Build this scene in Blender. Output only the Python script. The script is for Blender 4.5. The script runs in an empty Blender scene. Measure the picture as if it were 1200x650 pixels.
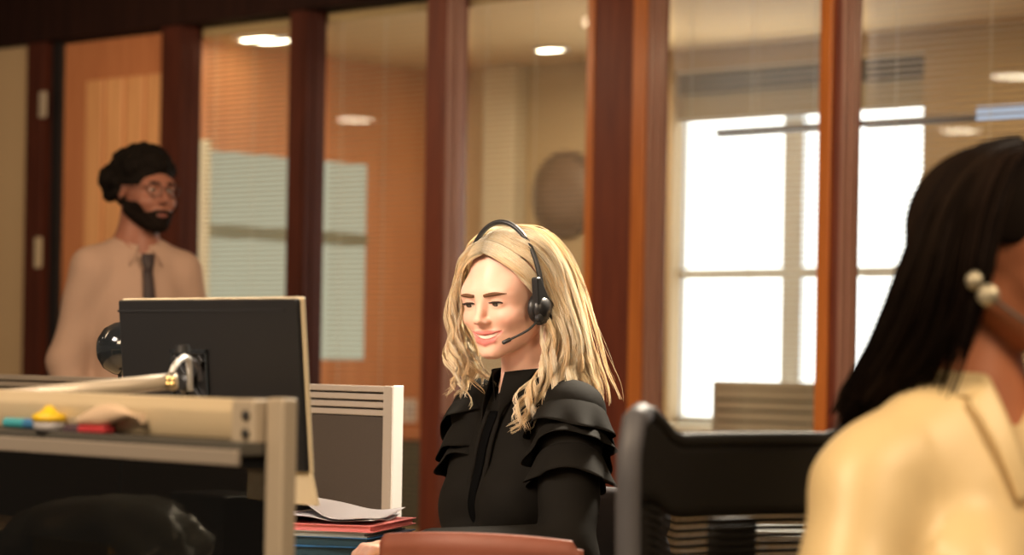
import bpy, bmesh, math, random
import numpy as np
from mathutils import Matrix, Vector

random.seed(7)
rng = np.random.default_rng(7)
R = math.radians
SC = bpy.context.scene
COL = SC.collection

# ------------------------------------------------------------------ camera, world, light, exposure
LENS = 85.0
FPX = LENS / 36.0 * 1200.0          # focal length in photo pixels
CAM_Z = 1.1
CX, CY = 600.0, 415.0               # optical axis in the photo (the photo is cropped: lens shift)
ROLL = R(1.0)
cam_d = bpy.data.cameras.new('camera')
cam_d.lens = LENS
cam_d.sensor_width = 36.0
cam_d.shift_y = (CY - 325.0) / 1200.0
cam_d.dof.use_dof = True
cam_d.dof.focus_distance = 4.56
cam_d.dof.aperture_fstop = 3.1
cam = bpy.data.objects.new('camera', cam_d)
COL.objects.link(cam)
cam.matrix_world = Matrix.Translation((0, 0, CAM_Z)) @ Matrix.Rotation(R(90), 4, 'X') @ Matrix.Rotation(ROLL, 4, 'Z')
SC.camera = cam
SC.view_settings.view_transform = 'Standard'
SC.view_settings.look = 'None'
SC.view_settings.gamma = 1.0
SC.view_settings.exposure = 0.0
SC.view_settings.use_curve_mapping = False
SC.cycles.use_denoising = True
SC.cycles.max_bounces = 8
SC.cycles.transparent_max_bounces = 24
SC.cycles.sample_clamp_indirect = 6.0
SC.cycles.caustics_reflective = False
SC.cycles.caustics_refractive = False

wd = bpy.data.worlds.new('world')
SC.world = wd
wd.use_nodes = True
wbg = wd.node_tree.nodes['Background']
wbg.inputs[0].default_value = (1.0, 0.80, 0.60, 1)
wbg.inputs[1].default_value = 0.17


def area(name, loc, target, size, power, color, size_y=None, spread=None):
    l = bpy.data.lights.new(name, 'AREA')
    l.energy = power
    l.color = color
    l.size = size
    if size_y:
        l.shape = 'RECTANGLE'
        l.size_y = size_y
    if spread:
        l.spread = spread
    o = bpy.data.objects.new(name, l)
    COL.objects.link(o)
    d = Vector(target) - Vector(loc)
    o.matrix_world = Matrix.Translation(loc) @ d.to_track_quat('-Z', 'Y').to_matrix().to_4x4()
    return o


WARM = (1.0, 0.74, 0.48)
DAY = (1.0, 0.95, 0.86)
# added area lights without fittings, aimed at people, rail, posts and door
area('ceiling_panel_light', (-1.7, 3.2, 2.62), (-0.02, 4.65, 1.12), 0.8, 15.5, (1.0, 0.84, 0.70), spread=R(60))
area('ceiling_panel_light', (-1.2, 1.8, 2.62), (-0.3, 3.8, 0.9), 0.9, 80, WARM)
area('ceiling_panel_light', (0.9, 5.5, 2.62), (0.05, 4.65, 1.15), 0.5, 62, (1.0, 0.88, 0.70), spread=R(80))
area('ceiling_panel_light', (1.4, 1.6, 2.62), (0.6, 3.0, 1.0), 0.8, 38, WARM)
area('ceiling_panel_light', (-2.6, 5.0, 2.62), (-2.2, 9.0, 0.9), 0.8, 50, WARM)
area('ceiling_panel_light', (-2.3, 8.6, 2.62), (-2.3, 10.6, 0.9), 0.7, 40, WARM)
area('ceiling_panel_light', (0.9, 4.9, 2.62), (1.1, 8.0, 0.9), 0.8, 85, WARM)


def U(px, py):
    """photo pixel -> direction (x, up) per metre of depth, roll removed"""
    dx, dy = (px - CX) / FPX, (CY - py) / FPX
    c, s = math.cos(ROLL), math.sin(ROLL)
    return c * dx - s * dy, s * dx + c * dy


def PD(px, py, depth):
    a, b = U(px, py)
    return Vector((a * depth, depth, CAM_Z + b * depth))


def P(px, py, s):
    """photo pixel at the depth where one metre is s pixels"""
    return PD(px, py, FPX / s)


# ------------------------------------------------------------------ materials
def hexlin(r, g, b):
    f = lambda c: (c / 12.92 if c <= 0.04045 else ((c + 0.055) / 1.055) ** 2.4)
    return (f(r / 255), f(g / 255), f(b / 255), 1)


def mat(name, col, rough=0.5, metal=0.0, noise=0.0, nscale=20.0, bump=0.0, bscale=200.0, spec=0.5, coat=0.0,
        sss=0.0, sheen=0.0, attr=None, emit=None, estr=0.0, stretch=None):
    m = bpy.data.materials.new(name)
    m.use_nodes = True
    nt = m.node_tree
    b = nt.nodes['Principled BSDF']
    if len(col) == 3:
        col = (*col, 1)
    b.inputs['Base Color'].default_value = col
    b.inputs['Roughness'].default_value = rough
    b.inputs['Metallic'].default_value = metal
    b.inputs['Specular IOR Level'].default_value = spec
    b.inputs['Coat Weight'].default_value = coat
    if sss:
        b.inputs['Subsurface Weight'].default_value = sss
        b.inputs['Subsurface Radius'].default_value = (0.012, 0.005, 0.003)
        b.inputs['Subsurface Scale'].default_value = 1.0
    if sheen:
        b.inputs['Sheen Weight'].default_value = sheen
    if emit:
        b.inputs['Emission Color'].default_value = (*emit[:3], 1)
        b.inputs['Emission Strength'].default_value = estr
    tc = nt.nodes.new('ShaderNodeTexCoord')
    vec = tc.outputs['Object']
    if stretch:
        mp = nt.nodes.new('ShaderNodeMapping')
        mp.inputs['Scale'].default_value = stretch
        nt.links.new(vec, mp.inputs['Vector'])
        vec = mp.outputs['Vector']
    src = None
    if attr:
        a = nt.nodes.new('ShaderNodeAttribute')
        a.attribute_name = attr
        src = a.outputs['Color']
        nt.links.new(src, b.inputs['Base Color'])
    if noise:
        n = nt.nodes.new('ShaderNodeTexNoise')
        n.inputs['Scale'].default_value = nscale
        n.inputs['Detail'].default_value = 5
        nt.links.new(vec, n.inputs['Vector'])
        mx = nt.nodes.new('ShaderNodeMix')
        mx.data_type = 'RGBA'
        mx.blend_type = 'MULTIPLY'
        mx.inputs['Factor'].default_value = 1.0
        rp = nt.nodes.new('ShaderNodeMapRange')
        rp.inputs['To Min'].default_value = 1 - noise
        rp.inputs['To Max'].default_value = 1 + noise * 0.6
        nt.links.new(n.outputs['Fac'], rp.inputs['Value'])
        if src:
            nt.links.new(src, mx.inputs['A'])
        else:
            mx.inputs['A'].default_value = col
        nt.links.new(rp.outputs['Result'], mx.inputs['B'])
        nt.links.new(mx.outputs['Result'], b.inputs['Base Color'])
    if bump:
        n2 = nt.nodes.new('ShaderNodeTexNoise')
        n2.inputs['Scale'].default_value = bscale
        n2.inputs['Detail'].default_value = 3
        nt.links.new(vec, n2.inputs['Vector'])
        bp = nt.nodes.new('ShaderNodeBump')
        bp.inputs['Strength'].default_value = bump
        bp.inputs['Distance'].default_value = 0.002
        nt.links.new(n2.outputs['Fac'], bp.inputs['Height'])
        nt.links.new(bp.outputs['Normal'], b.inputs['Normal'])
    return m


def glass_mat(name, tint, refl=0.08, rough=0.0):
    m = bpy.data.materials.new(name)
    m.use_nodes = True
    nt = m.node_tree
    nt.nodes.clear()
    out = nt.nodes.new('ShaderNodeOutputMaterial')
    tr = nt.nodes.new('ShaderNodeBsdfTransparent')
    tr.inputs[0].default_value = (*tint, 1)
    gl = nt.nodes.new('ShaderNodeBsdfGlossy')
    gl.inputs['Roughness'].default_value = rough
    ge = nt.nodes.new('ShaderNodeNewGeometry')
    dt = nt.nodes.new('ShaderNodeVectorMath')
    dt.operation = 'DOT_PRODUCT'
    nt.links.new(ge.outputs['Normal'], dt.inputs[0])
    nt.links.new(ge.outputs['Incoming'], dt.inputs[1])
    prev = dt.outputs['Value']
    for op, v in (('ABSOLUTE', None), ('SUBTRACT', 1.0), ('POWER', 5.0), ('MULTIPLY_ADD', None)):
        q = nt.nodes.new('ShaderNodeMath')
        q.operation = op
        if op == 'SUBTRACT':
            q.inputs[0].default_value = v
            nt.links.new(prev, q.inputs[1])
        else:
            nt.links.new(prev, q.inputs[0])
            if op == 'POWER':
                q.inputs[1].default_value = v
            if op == 'MULTIPLY_ADD':
                q.inputs[1].default_value = 0.9
                q.inputs[2].default_value = refl * 0.6
        prev = q.outputs[0]
    mr = q
    mx = nt.nodes.new('ShaderNodeMixShader')
    nt.links.new(mr.outputs[0], mx.inputs[0])
    nt.links.new(tr.outputs[0], mx.inputs[1])
    nt.links.new(gl.outputs[0], mx.inputs[2])
    nt.links.new(mx.outputs[0], out.inputs[0])
    return m


def wood_mat(name, c1, c2, rough=0.45, scale=1.0, coat=0.06, spec=0.4):
    m = bpy.data.materials.new(name)
    m.use_nodes = True
    nt = m.node_tree
    b = nt.nodes['Principled BSDF']
    b.inputs['Roughness'].default_value = rough
    b.inputs['Specular IOR Level'].default_value = spec
    b.inputs['Coat Weight'].default_value = coat
    b.inputs['Coat Roughness'].default_value = 0.25
    tc = nt.nodes.new('ShaderNodeTexCoord')
    mp = nt.nodes.new('ShaderNodeMapping')
    mp.inputs['Scale'].default_value = (14 * scale, 14 * scale, 0.9 * scale)
    n = nt.nodes.new('ShaderNodeTexNoise')
    n.inputs['Scale'].default_value = 3.0
    n.inputs['Detail'].default_value = 8
    n.inputs['Roughness'].default_value = 0.6
    n.inputs['Distortion'].default_value = 0.6
    cr = nt.nodes.new('ShaderNodeValToRGB')
    cr.color_ramp.elements[0].position = 0.3
    cr.color_ramp.elements[0].color = c1
    cr.color_ramp.elements[1].position = 0.72
    cr.color_ramp.elements[1].color = c2
    nt.links.new(tc.outputs['Object'], mp.inputs['Vector'])
    nt.links.new(mp.outputs['Vector'], n.inputs['Vector'])
    nt.links.new(n.outputs['Fac'], cr.inputs['Fac'])
    nt.links.new(cr.outputs['Color'], b.inputs['Base Color'])
    return m


def emit_mat(name, col, strength):
    m = bpy.data.materials.new(name)
    m.use_nodes = True
    nt = m.node_tree
    nt.nodes.clear()
    out = nt.nodes.new('ShaderNodeOutputMaterial')
    e = nt.nodes.new('ShaderNodeEmission')
    e.inputs[0].default_value = (*col[:3], 1)
    e.inputs[1].default_value = strength
    nt.links.new(e.outputs[0], out.inputs[0])
    return m


M = {}
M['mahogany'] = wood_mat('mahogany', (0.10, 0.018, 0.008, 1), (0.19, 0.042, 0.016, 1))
M['mahogany_dark'] = wood_mat('mahogany_dark', (0.040, 0.010, 0.006, 1), (0.085, 0.022, 0.012, 1), rough=0.65, coat=0.0, spec=0.15)  # mahogany with the shade on the left posts put into its colour
M['header'] = wood_mat('header_wood', (0.012, 0.005, 0.004, 1), (0.026, 0.010, 0.007, 1), rough=0.7, coat=0.0, spec=0.1)  # timber darkened further, shade along the top put into its colour
M['bead'] = wood_mat('bead', (0.42, 0.12, 0.022, 1), (0.58, 0.19, 0.04, 1), rough=0.3)  # lighter beading, brightened by window light put into its colour
M['reveal'] = wood_mat('reveal', (0.30, 0.15, 0.12, 1), (0.42, 0.23, 0.18, 1), rough=0.3)  # reflected window light put into this paler wood
M['panel_wood'] = wood_mat('panel_wood', (0.50, 0.185, 0.07, 1), (0.66, 0.28, 0.12, 1), rough=0.45, scale=0.7)
M['door_wood'] = wood_mat('door_wood', (0.60, 0.29, 0.12, 1), (0.78, 0.42, 0.19, 1), rough=0.4, scale=0.6)
M['door_frame'] = wood_mat('door_frame_wood', (0.42, 0.15, 0.06, 1), (0.56, 0.23, 0.10, 1), rough=0.4, scale=0.6)
M['floor'] = mat('carpet', (0.10, 0.075, 0.055), 0.95, noise=0.4, nscale=150, bump=0.5)
M['ceil'] = mat('ceiling_paint', (0.60, 0.48, 0.33), 0.9, noise=0.06, nscale=6)
M['meet_ceil'] = mat('meeting_ceiling', (0.66, 0.45, 0.22), 0.9, noise=0.06, nscale=6)
M['beige_wall'] = mat('beige_wall', (0.52, 0.40, 0.25), 0.9, noise=0.06, nscale=4)
M['left_wall'] = mat('left_wall', (0.50, 0.36, 0.21), 0.9, noise=0.05, nscale=4)
M['pale_wall'] = mat('pale_wall', (0.72, 0.66, 0.52), 0.9, noise=0.04, nscale=4)
M['glass'] = glass_mat('pane_glass', (0.96, 0.97, 0.95), 0.075)
M['smoked'] = glass_mat('smoked_glass', (0.25, 0.24, 0.22), 0.045, 0.02)
M['slat'] = mat('blind_slat', (0.52, 0.37, 0.20), 0.6)
M['cord'] = mat('blind_cord', (0.7, 0.65, 0.55), 0.7)
M['day'] = emit_mat('daylit_pane', (1.0, 0.985, 0.95), 3.4)
M['frost'] = emit_mat('frosted_pane', (0.88, 0.85, 0.62), 0.66)
M['win_frame'] = mat('window_frame', (0.80, 0.87, 0.93), 0.5)
M['jamb_lit'] = mat('window_casing', (0.80, 0.72, 0.52), 0.5)
M['dark_metal'] = mat('dark_metal', (0.09, 0.085, 0.075), 0.5, 0.3)
M['lamp'] = emit_mat('downlight', (1.0, 0.86, 0.62), 18.0)
M['lamp_cool'] = emit_mat('cool_lamp', (0.70, 0.80, 1.0), 0.8)
M['white_metal'] = mat('white_metal', (0.75, 0.74, 0.72), 0.35, 0.2)
M['alu'] = mat('aluminium', (0.62, 0.59, 0.53), 0.38, 0.55)
M['beige_rail'] = mat('beige_rail', (0.56, 0.46, 0.31), 0.38, 0.2)
M['rail_grey'] = mat('rail_grey', (0.27, 0.235, 0.20), 0.45)
M['grey_beige'] = mat('grey_beige', (0.46, 0.39, 0.30), 0.4, 0.2)
M['dark_fabric'] = mat('dark_fabric', (0.042, 0.032, 0.025), 0.95, noise=0.3, nscale=400, bump=0.4, bscale=500)
M['black_plastic'] = mat('black_plastic', (0.012, 0.012, 0.013), 0.38)
M['black_gloss'] = mat('black_gloss', (0.010, 0.012, 0.014), 0.12)
M['monitor_back'] = mat('monitor_back', (0.009, 0.0085, 0.009), 0.33, 0.0, bump=0.05, bscale=900)
M['bezel'] = mat('bezel', (0.72, 0.61, 0.42), 0.35, 0.3)
M['screen'] = emit_mat('lit_screen', (0.8, 0.88, 1.0), 0.8)
M['brass'] = mat('brass', (0.75, 0.52, 0.22), 0.25, 0.9)
M['desk'] = mat('desk_top', (0.42, 0.30, 0.18), 0.4, noise=0.1, nscale=12)
M['paper'] = mat('paper', (0.52, 0.51, 0.54), 0.8)
M['pink'] = mat('pink_folder', (0.70, 0.22, 0.22), 0.6)
M['teal'] = mat('teal_folder', (0.012, 0.05, 0.075), 0.5)
M['blue'] = mat('blue_folder', (0.02, 0.13, 0.32), 0.45)
M['grey_card'] = mat('grey_card', (0.34, 0.36, 0.33), 0.7)
M['brown_shell'] = mat('brown_shell', (0.24, 0.070, 0.040), 0.55, noise=0.1, nscale=30)
M['mesh_black'] = mat('chair_mesh', (0.012, 0.010, 0.008), 0.6, spec=0.25)
M['chair_grey'] = mat('chair_grey', (0.09, 0.09, 0.105), 0.55, 0.0)
M['chair_dark'] = mat('chair_dark', (0.035, 0.033, 0.036), 0.7, spec=0.2)
M['green'] = mat('green_laminate', (0.085, 0.105, 0.075), 0.6)
M['slat_chair'] = mat('slat_chair', (0.72, 0.70, 0.60), 0.5)
M['skin_w'] = mat('fair_skin', (0.75, 0.47, 0.34), 0.42, sss=0.15, attr='tint', spec=0.35)
M['skin_f'] = mat('tan_skin', (0.47, 0.20, 0.11), 0.45, sss=0.1, attr='tint', spec=0.3)
M['skin_m'] = mat('brown_skin', (0.26, 0.11, 0.07), 0.45, sss=0.1, attr='tint', spec=0.3)
M['blouse'] = mat('black_chiffon', (0.0075, 0.0065, 0.0052), 0.8, spec=0.05, bump=0.12, bscale=90)
M['placket'] = mat('black_satin', (0.002, 0.002, 0.002), 0.8, spec=0.02)
M['cream'] = mat('cream_satin', (0.74, 0.57, 0.30), 0.42, sheen=0.1, bump=0.1, bscale=60)
M['shirt'] = mat('pale_shirt', (0.42, 0.28, 0.215), 0.8, bump=0.2, bscale=60)
M['tie'] = mat('dark_tie', (0.025, 0.012, 0.014), 0.6)
M['trousers'] = mat('dark_trousers', (0.03, 0.028, 0.03), 0.85)
M['shoe'] = mat('black_leather', (0.012, 0.01, 0.009), 0.35)
M['eye_white'] = mat('eye_white', (0.80, 0.76, 0.72), 0.2)
M['iris'] = mat('iris', (0.06, 0.05, 0.04), 0.12)
M['teeth'] = mat('teeth', (0.86, 0.80, 0.72), 0.25)
M['lash'] = mat('lash', (0.02, 0.012, 0.008), 0.6)
M['brow'] = mat('brow_hair', (0.14, 0.068, 0.036), 0.8, spec=0.1)
M['dark_hair'] = mat('dark_hair', (0.010, 0.006, 0.004), 0.8, attr='tint', spec=0.06)
M['black_hair'] = mat('black_curls', (0.008, 0.006, 0.005), 0.85, spec=0.08)
M['beard'] = mat('beard', (0.010, 0.0065, 0.005), 0.85, spec=0.08)
M['blonde_under'] = mat('blonde_under', (0.62, 0.43, 0.23), 0.6, noise=0.3, nscale=60)
M['yellow'] = mat('yellow_plastic', (0.75, 0.50, 0.02), 0.4)
M['teal_pen'] = mat('teal_plastic', (0.05, 0.33, 0.40), 0.35)
M['red'] = mat('red_plastic', (0.45, 0.04, 0.05), 0.4)
M['dark_purple'] = mat('dark_purple', (0.05, 0.03, 0.05), 0.4)
M['cream_plastic'] = mat('cream_plastic', (0.66, 0.50, 0.36), 0.25, coat=0.4)
M['bag'] = mat('plastic_bag', (0.26, 0.27, 0.26), 0.3, bump=0.6, bscale=30)
M['silver'] = mat('silver', (0.42, 0.38, 0.28), 0.42, 0.6)
M['plaque'] = mat('plaque', (0.13, 0.09, 0.07), 0.5)


def hair_mat(name):
    m = bpy.data.materials.new(name)
    m.use_nodes = True
    nt = m.node_tree
    b = nt.nodes['Principled BSDF']
    out = nt.nodes['Material Output']
    a = nt.nodes.new('ShaderNodeAttribute')
    a.attribute_name = 'tint'
    b.inputs['Roughness'].default_value = 0.38
    b.inputs['Specular IOR Level'].default_value = 0.45
    t = nt.nodes.new('ShaderNodeBsdfTranslucent')
    mx = nt.nodes.new('ShaderNodeMixShader')
    mx.inputs[0].default_value = 0.40
    nt.links.new(a.outputs['Color'], b.inputs['Base Color'])
    nt.links.new(a.outputs['Color'], t.inputs['Color'])
    nt.links.new(b.outputs[0], mx.inputs[1])
    nt.links.new(t.outputs[0], mx.inputs[2])
    nt.links.new(mx.outputs[0], out.inputs[0])
    return m


M['blonde'] = hair_mat('blonde_hair')


def translucent_mat(name, col, dif, fac):
    m = bpy.data.materials.new(name)
    m.use_nodes = True
    nt = m.node_tree
    nt.nodes.clear()
    out = nt.nodes.new('ShaderNodeOutputMaterial')
    t = nt.nodes.new('ShaderNodeBsdfTranslucent')
    t.inputs[0].default_value = (*col, 1)
    d = nt.nodes.new('ShaderNodeBsdfDiffuse')
    d.inputs[0].default_value = (*dif, 1)
    mx = nt.nodes.new('ShaderNodeMixShader')
    mx.inputs[0].default_value = fac
    nt.links.new(t.outputs[0], mx.inputs[1])
    nt.links.new(d.outputs[0], mx.inputs[2])
    nt.links.new(mx.outputs[0], out.inputs[0])
    return m


M['fabric_tl'] = translucent_mat('roller_blind_fabric', (0.30, 0.25, 0.17), (0.6, 0.5, 0.36), 0.4)


# ------------------------------------------------------------------ object helpers
def link_mesh(name, verts, faces, material, parent=None, smooth=False, mw=None):
    me = bpy.data.meshes.new(name)
    me.from_pydata([tuple(v) for v in verts], [], faces)
    me.materials.append(material)
    if smooth:
        me.polygons.foreach_set('use_smooth', [True] * len(me.polygons))
    me.update()
    o = bpy.data.objects.new(name, me)
    COL.objects.link(o)
    if parent:
        o.parent = parent
    if mw is not None:
        o.matrix_world = mw
    return o


class MB:
    def __init__(self):
        self.v = []
        self.f = []

    def add(self, vs, fs):
        n = len(self.v)
        self.v += [tuple(p) for p in vs]
        self.f += [tuple(i + n for i in q) for q in fs]
        return self

    def box(self, x0, x1, y0, y1, z0, z1, mx=None):
        vs = [Vector((x, y, z)) for x in (x0, x1) for y in (y0, y1) for z in (z0, z1)]
        if mx is not None:
            vs = [mx @ p for p in vs]
        return self.add(vs, [(0, 1, 3, 2), (4, 6, 7, 5), (0, 4, 5, 1), (2, 3, 7, 6), (0, 2, 6, 4), (1, 5, 7, 3)])

    def tube(self, pts, rad, n=10, cap=True, flat=1.0):
        pts = [Vector(p) for p in pts]
        if not hasattr(rad, '__len__'):
            rad = [rad] * len(pts)
        vs, fs = [], []
        up = None
        for i, p in enumerate(pts):
            t = (pts[min(i + 1, len(pts) - 1)] - pts[max(i - 1, 0)])
            t = t.normalized() if t.length > 1e-9 else Vector((0, 0, 1))
            if up is None:
                up = Vector((0, 0, 1)) if abs(t.z) < 0.9 else Vector((1, 0, 0))
            up = (up - t * up.dot(t)).normalized()
            sd = t.cross(up)
            for k in range(n):
                a = 2 * math.pi * k / n
                vs.append(p + (sd * math.cos(a) + up * math.sin(a) * flat) * rad[i])
        m = len(pts)
        for i in range(m - 1):
            for k in range(n):
                k2 = (k + 1) % n
                fs.append((i * n + k, i * n + k2, (i + 1) * n + k2, (i + 1) * n + k))
        if cap:
            fs.append(tuple(range(n))[::-1])
            fs.append(tuple(range((m - 1) * n, m * n)))
        return self.add(vs, fs)

    def lathe(self, prof, n=24, mx=None):
        vs, fs = [], []
        for r, z in prof:
            for k in range(n):
                a = 2 * math.pi * k / n
                p = Vector((r * math.cos(a), r * math.sin(a), z))
                vs.append(mx @ p if mx is not None else p)
        m = len(prof)
        for i in range(m - 1):
            for k in range(n):
                k2 = (k + 1) % n
                fs.append((i * n + k, i * n + k2, (i + 1) * n + k2, (i + 1) * n + k))
        fs.append(tuple(range(n))[::-1])
        fs.append(tuple(range((m - 1) * n, m * n)))
        return self.add(vs, fs)

    def prism(self, poly, z0, z1, mx=None):
        n = len(poly)
        vs = [Vector((x, y, z0)) for x, y in poly] + [Vector((x, y, z1)) for x, y in poly]
        if mx is not None:
            vs = [mx @ p for p in vs]
        fs = [tuple(range(n))[::-1], tuple(range(n, 2 * n))]
        for i in range(n):
            j = (i + 1) % n
            fs.append((i, j, n + j, n + i))
        return self.add(vs, fs)

    def grid(self, fn, nu, nv, closed_u=False):
        """fn(i/nu, j/nv) -> point"""
        vs, fs = [], []
        cu = nu if closed_u else nu + 1
        for i in range(cu):
            for j in range(nv + 1):
                vs.append(Vector(fn(i / nu, j / nv)))
        for i in range(nu):
            for j in range(nv):
                a, b = i * (nv + 1) + j, ((i + 1) % cu) * (nv + 1) + j
                fs.append((a, b, b + 1, a + 1))
        return self.add(vs, fs)

    def build(self, name, material, parent=None, bevel=0.0, smooth=False, solid=0.0, sub=0, mw=None):
        o = link_mesh(name, self.v, self.f, material, parent, smooth or bevel > 0, mw)
        bm = bmesh.new()
        bm.from_mesh(o.data)
        bmesh.ops.recalc_face_normals(bm, faces=bm.faces)
        bm.to_mesh(o.data)
        bm.free()
        if solid:
            md = o.modifiers.new('solid', 'SOLIDIFY')
            md.thickness = solid
            md.offset = 0
        if bevel:
            md = o.modifiers.new('bevel', 'BEVEL')
            md.width = bevel
            md.segments = 3
            md.limit_method = 'ANGLE'
            md.harden_normals = True
        if sub:
            md = o.modifiers.new('sub', 'SUBSURF')
            md.levels = md.render_levels = sub
        return o


def tag(o, label, cat, group=None):
    o['label'] = label
    o['category'] = cat
    if group:
        o['group'] = group
    return o


def thing(name, label, cat, mw=None, group=None):
    o = bpy.data.objects.new(name, None)
    o.empty_display_size = 0.05
    COL.objects.link(o)
    if mw is not None:
        o.matrix_world = mw
    return tag(o, label, cat, group)


def struct(o):
    o['kind'] = 'structure'
    return o


def frame(origin, xdir, ydir):
    x = Vector(xdir).normalized()
    y = Vector(ydir)
    y = (y - x * y.dot(x)).normalized()
    z = x.cross(y)
    m = Matrix((x, y, z)).transposed().to_4x4()
    m.translation = Vector(origin)
    return m


def rotz(loc, deg):
    return Matrix.Translation(loc) @ Matrix.Rotation(R(deg), 4, 'Z')


# ------------------------------------------------------------------ partition frame (u along the glazed wall, n into the meeting room)
VP = 3100.0
UD = Vector((VP, -FPX, 0)).normalized()
ND = Vector((FPX, VP, 0)).normalized()
S205 = 0.09925 * 2705
O0 = P(205, 250, S205)
O0.z = 0
W = frame(O0, UD, ND)


def tW(px, py=250, s=0.0):
    """photo pixel -> distance along the glazed wall on the plane s metres behind it"""
    a, b = U(px, py)
    # ray (a*d, d): (ray - O0).ND = s
    d = (s + O0.dot(ND)) / (a * ND.x + ND.y)
    p = Vector((a * d, d, 0)) - O0
    return p.dot(UD)


def zW(px, py, s=0.0):
    a, b = U(px, py)
    d = (s + O0.dot(ND)) / (a * ND.x + ND.y)
    return CAM_Z + b * d


def sW(px, py, t):
    """photo pixel -> distance behind the glazed wall on the plane at t along it"""
    a, b = U(px, py)
    d = (t + O0.dot(UD)) / (a * UD.x + UD.y)
    p = Vector((a * d, d, 0)) - O0
    return p.dot(ND), CAM_Z + b * d


HZ = 2.50          # underside of header
MC = 2.46          # meeting room ceiling
MB_ = MB


def wobj(name, mb, material, parent=None, **k):
    return mb.build(name, material, parent, mw=None if parent else W, **k)


# ------------------------------------------------------------------ room shell
fl = MB().box(-7, 7, -2.5, 15, -0.1, 0).build('floor', M['floor'])
struct(fl)
# office ceiling
cl = MB().box(-7.5, 6.0, -12.0, 0.06, 2.75, 2.85)
struct(wobj('ceiling', cl, M['ceil']))
# wall left of the door, in line with the glazed wall
tl = tW(28)
struct(wobj('wall_left', MB().box(-5.5, tl, 0.0, 0.12, 0, 2.75), M['left_wall']))

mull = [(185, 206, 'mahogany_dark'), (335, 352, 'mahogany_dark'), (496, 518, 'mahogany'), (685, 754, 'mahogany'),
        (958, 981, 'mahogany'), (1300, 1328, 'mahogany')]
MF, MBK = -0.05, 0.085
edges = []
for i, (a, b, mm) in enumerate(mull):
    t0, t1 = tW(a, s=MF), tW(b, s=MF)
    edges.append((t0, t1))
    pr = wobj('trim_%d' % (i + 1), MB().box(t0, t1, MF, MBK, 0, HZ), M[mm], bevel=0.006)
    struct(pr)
# header over the whole run, carried left past the door as painted bulkhead shadow
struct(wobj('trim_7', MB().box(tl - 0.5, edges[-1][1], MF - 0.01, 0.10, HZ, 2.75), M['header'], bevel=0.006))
# left door surround: outer architrave, hinge stile, black strip painting the gap's shade
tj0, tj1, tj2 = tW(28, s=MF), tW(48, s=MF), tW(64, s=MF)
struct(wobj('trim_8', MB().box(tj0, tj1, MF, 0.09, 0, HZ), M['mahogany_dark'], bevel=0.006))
# beads (lighter lipping, caught window light in the colour) on the big pillar and right mullion
k = 8
for (a, b, d) in ((684, 692, 0.010), (738, 753, 0.014), (957, 971, 0.012)):
    k += 1
    t0, t1 = tW(a, s=MF - d), tW(b, s=MF - d)
    struct(wobj('trim_%d' % k, MB().box(t0, t1, MF - d, MF + 0.004, 0, HZ - 0.002), M['bead'], bevel=0.004))
# glazing reveals on the window side of each post, the right ones painted as window-lit
for i, (t0, t1) in enumerate(edges[:5]):
    k += 1
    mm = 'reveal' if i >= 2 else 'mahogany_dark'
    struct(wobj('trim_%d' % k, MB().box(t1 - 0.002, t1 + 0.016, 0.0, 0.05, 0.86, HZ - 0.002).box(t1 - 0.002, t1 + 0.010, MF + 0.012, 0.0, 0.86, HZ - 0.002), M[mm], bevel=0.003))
# low solid panel and sill rail under the glazing
k += 1
struct(wobj('trim_%d' % k, MB().box(edges[0][1], edges[-1][0], -0.005, 0.06, 0.0, 0.36), M['mahogany'], bevel=0.003))
# glass panes
for i in range(5):
    t0, t1 = edges[i][1] + 0.001, edges[i + 1][0] - 0.001
    g = wobj('window_%d' % (i + 1), MB().box(t0, t1, 0.052, 0.060, 0.36, HZ), M['glass'])
    struct(g)

# door leaf, closed in the left bay
tdo0, tdo1 = tW(73, s=0.02), edges[0][0]
door = bpy.data.objects.new('door_1', None)
COL.objects.link(door)
door.matrix_world = W
struct(door)
pan = MB().box(tdo0, tdo1 - 0.003, 0.02, 0.055, 0.01, HZ - 0.01)
wobj('leaf', pan, M['door_frame'], door, bevel=0.003)
wdt = tdo1 - tdo0
pm = MB()
npan = 4
for q in range(npan):
    a = tdo0 + wdt * (0.23 + 0.185 * q)
    pm.box(a, a + wdt * 0.155, 0.006, 0.024, 0.25, 2.31)
wobj('raised_panel', pm, M['door_wood'], door, bevel=0.006)
hg = MB()
wobj('hinge', MB().box(tj1 - 0.035, tj1 + 0.012, MF - 0.008, MF + 0.002, 1.46, 1.60), M['beige_rail'], door, bevel=0.002)
wobj('hinge', MB().box(tj1 - 0.020, tj1 + 0.030, MF - 0.008, MF + 0.002, 2.15, 2.27), M['grey_beige'], door, bevel=0.002)
wobj('jamb', MB().box(tj1, tdo0, 0.0, 0.055, 0, HZ), M['black_plastic'], door)  # black strip stands in for the shaded gap beside the leaf

# ------------------------------------------------------------------ meeting room behind the glass
TS = tW(207, s=0.0)                     # plane of the timber side wall
SB, _ = sW(520, 85, TS)                 # depth of the room
SB = max(1.4, min(3.0, SB))
TR = 5.2
struct(wobj('wall_side', MB().box(TS - 0.1, TS, 0.10, SB, 0, MC), M['panel_wood']))
struct(wobj('trim_30', MB().box(TS - 0.1, TR, 0.10, SB + 0.3, MC, MC + 0.08), M['meet_ceil']))
struct(wobj('wall_right', MB().box(TR, TR + 0.1, 0.10, SB + 0.1, 0, MC), M['beige_wall']))
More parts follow.
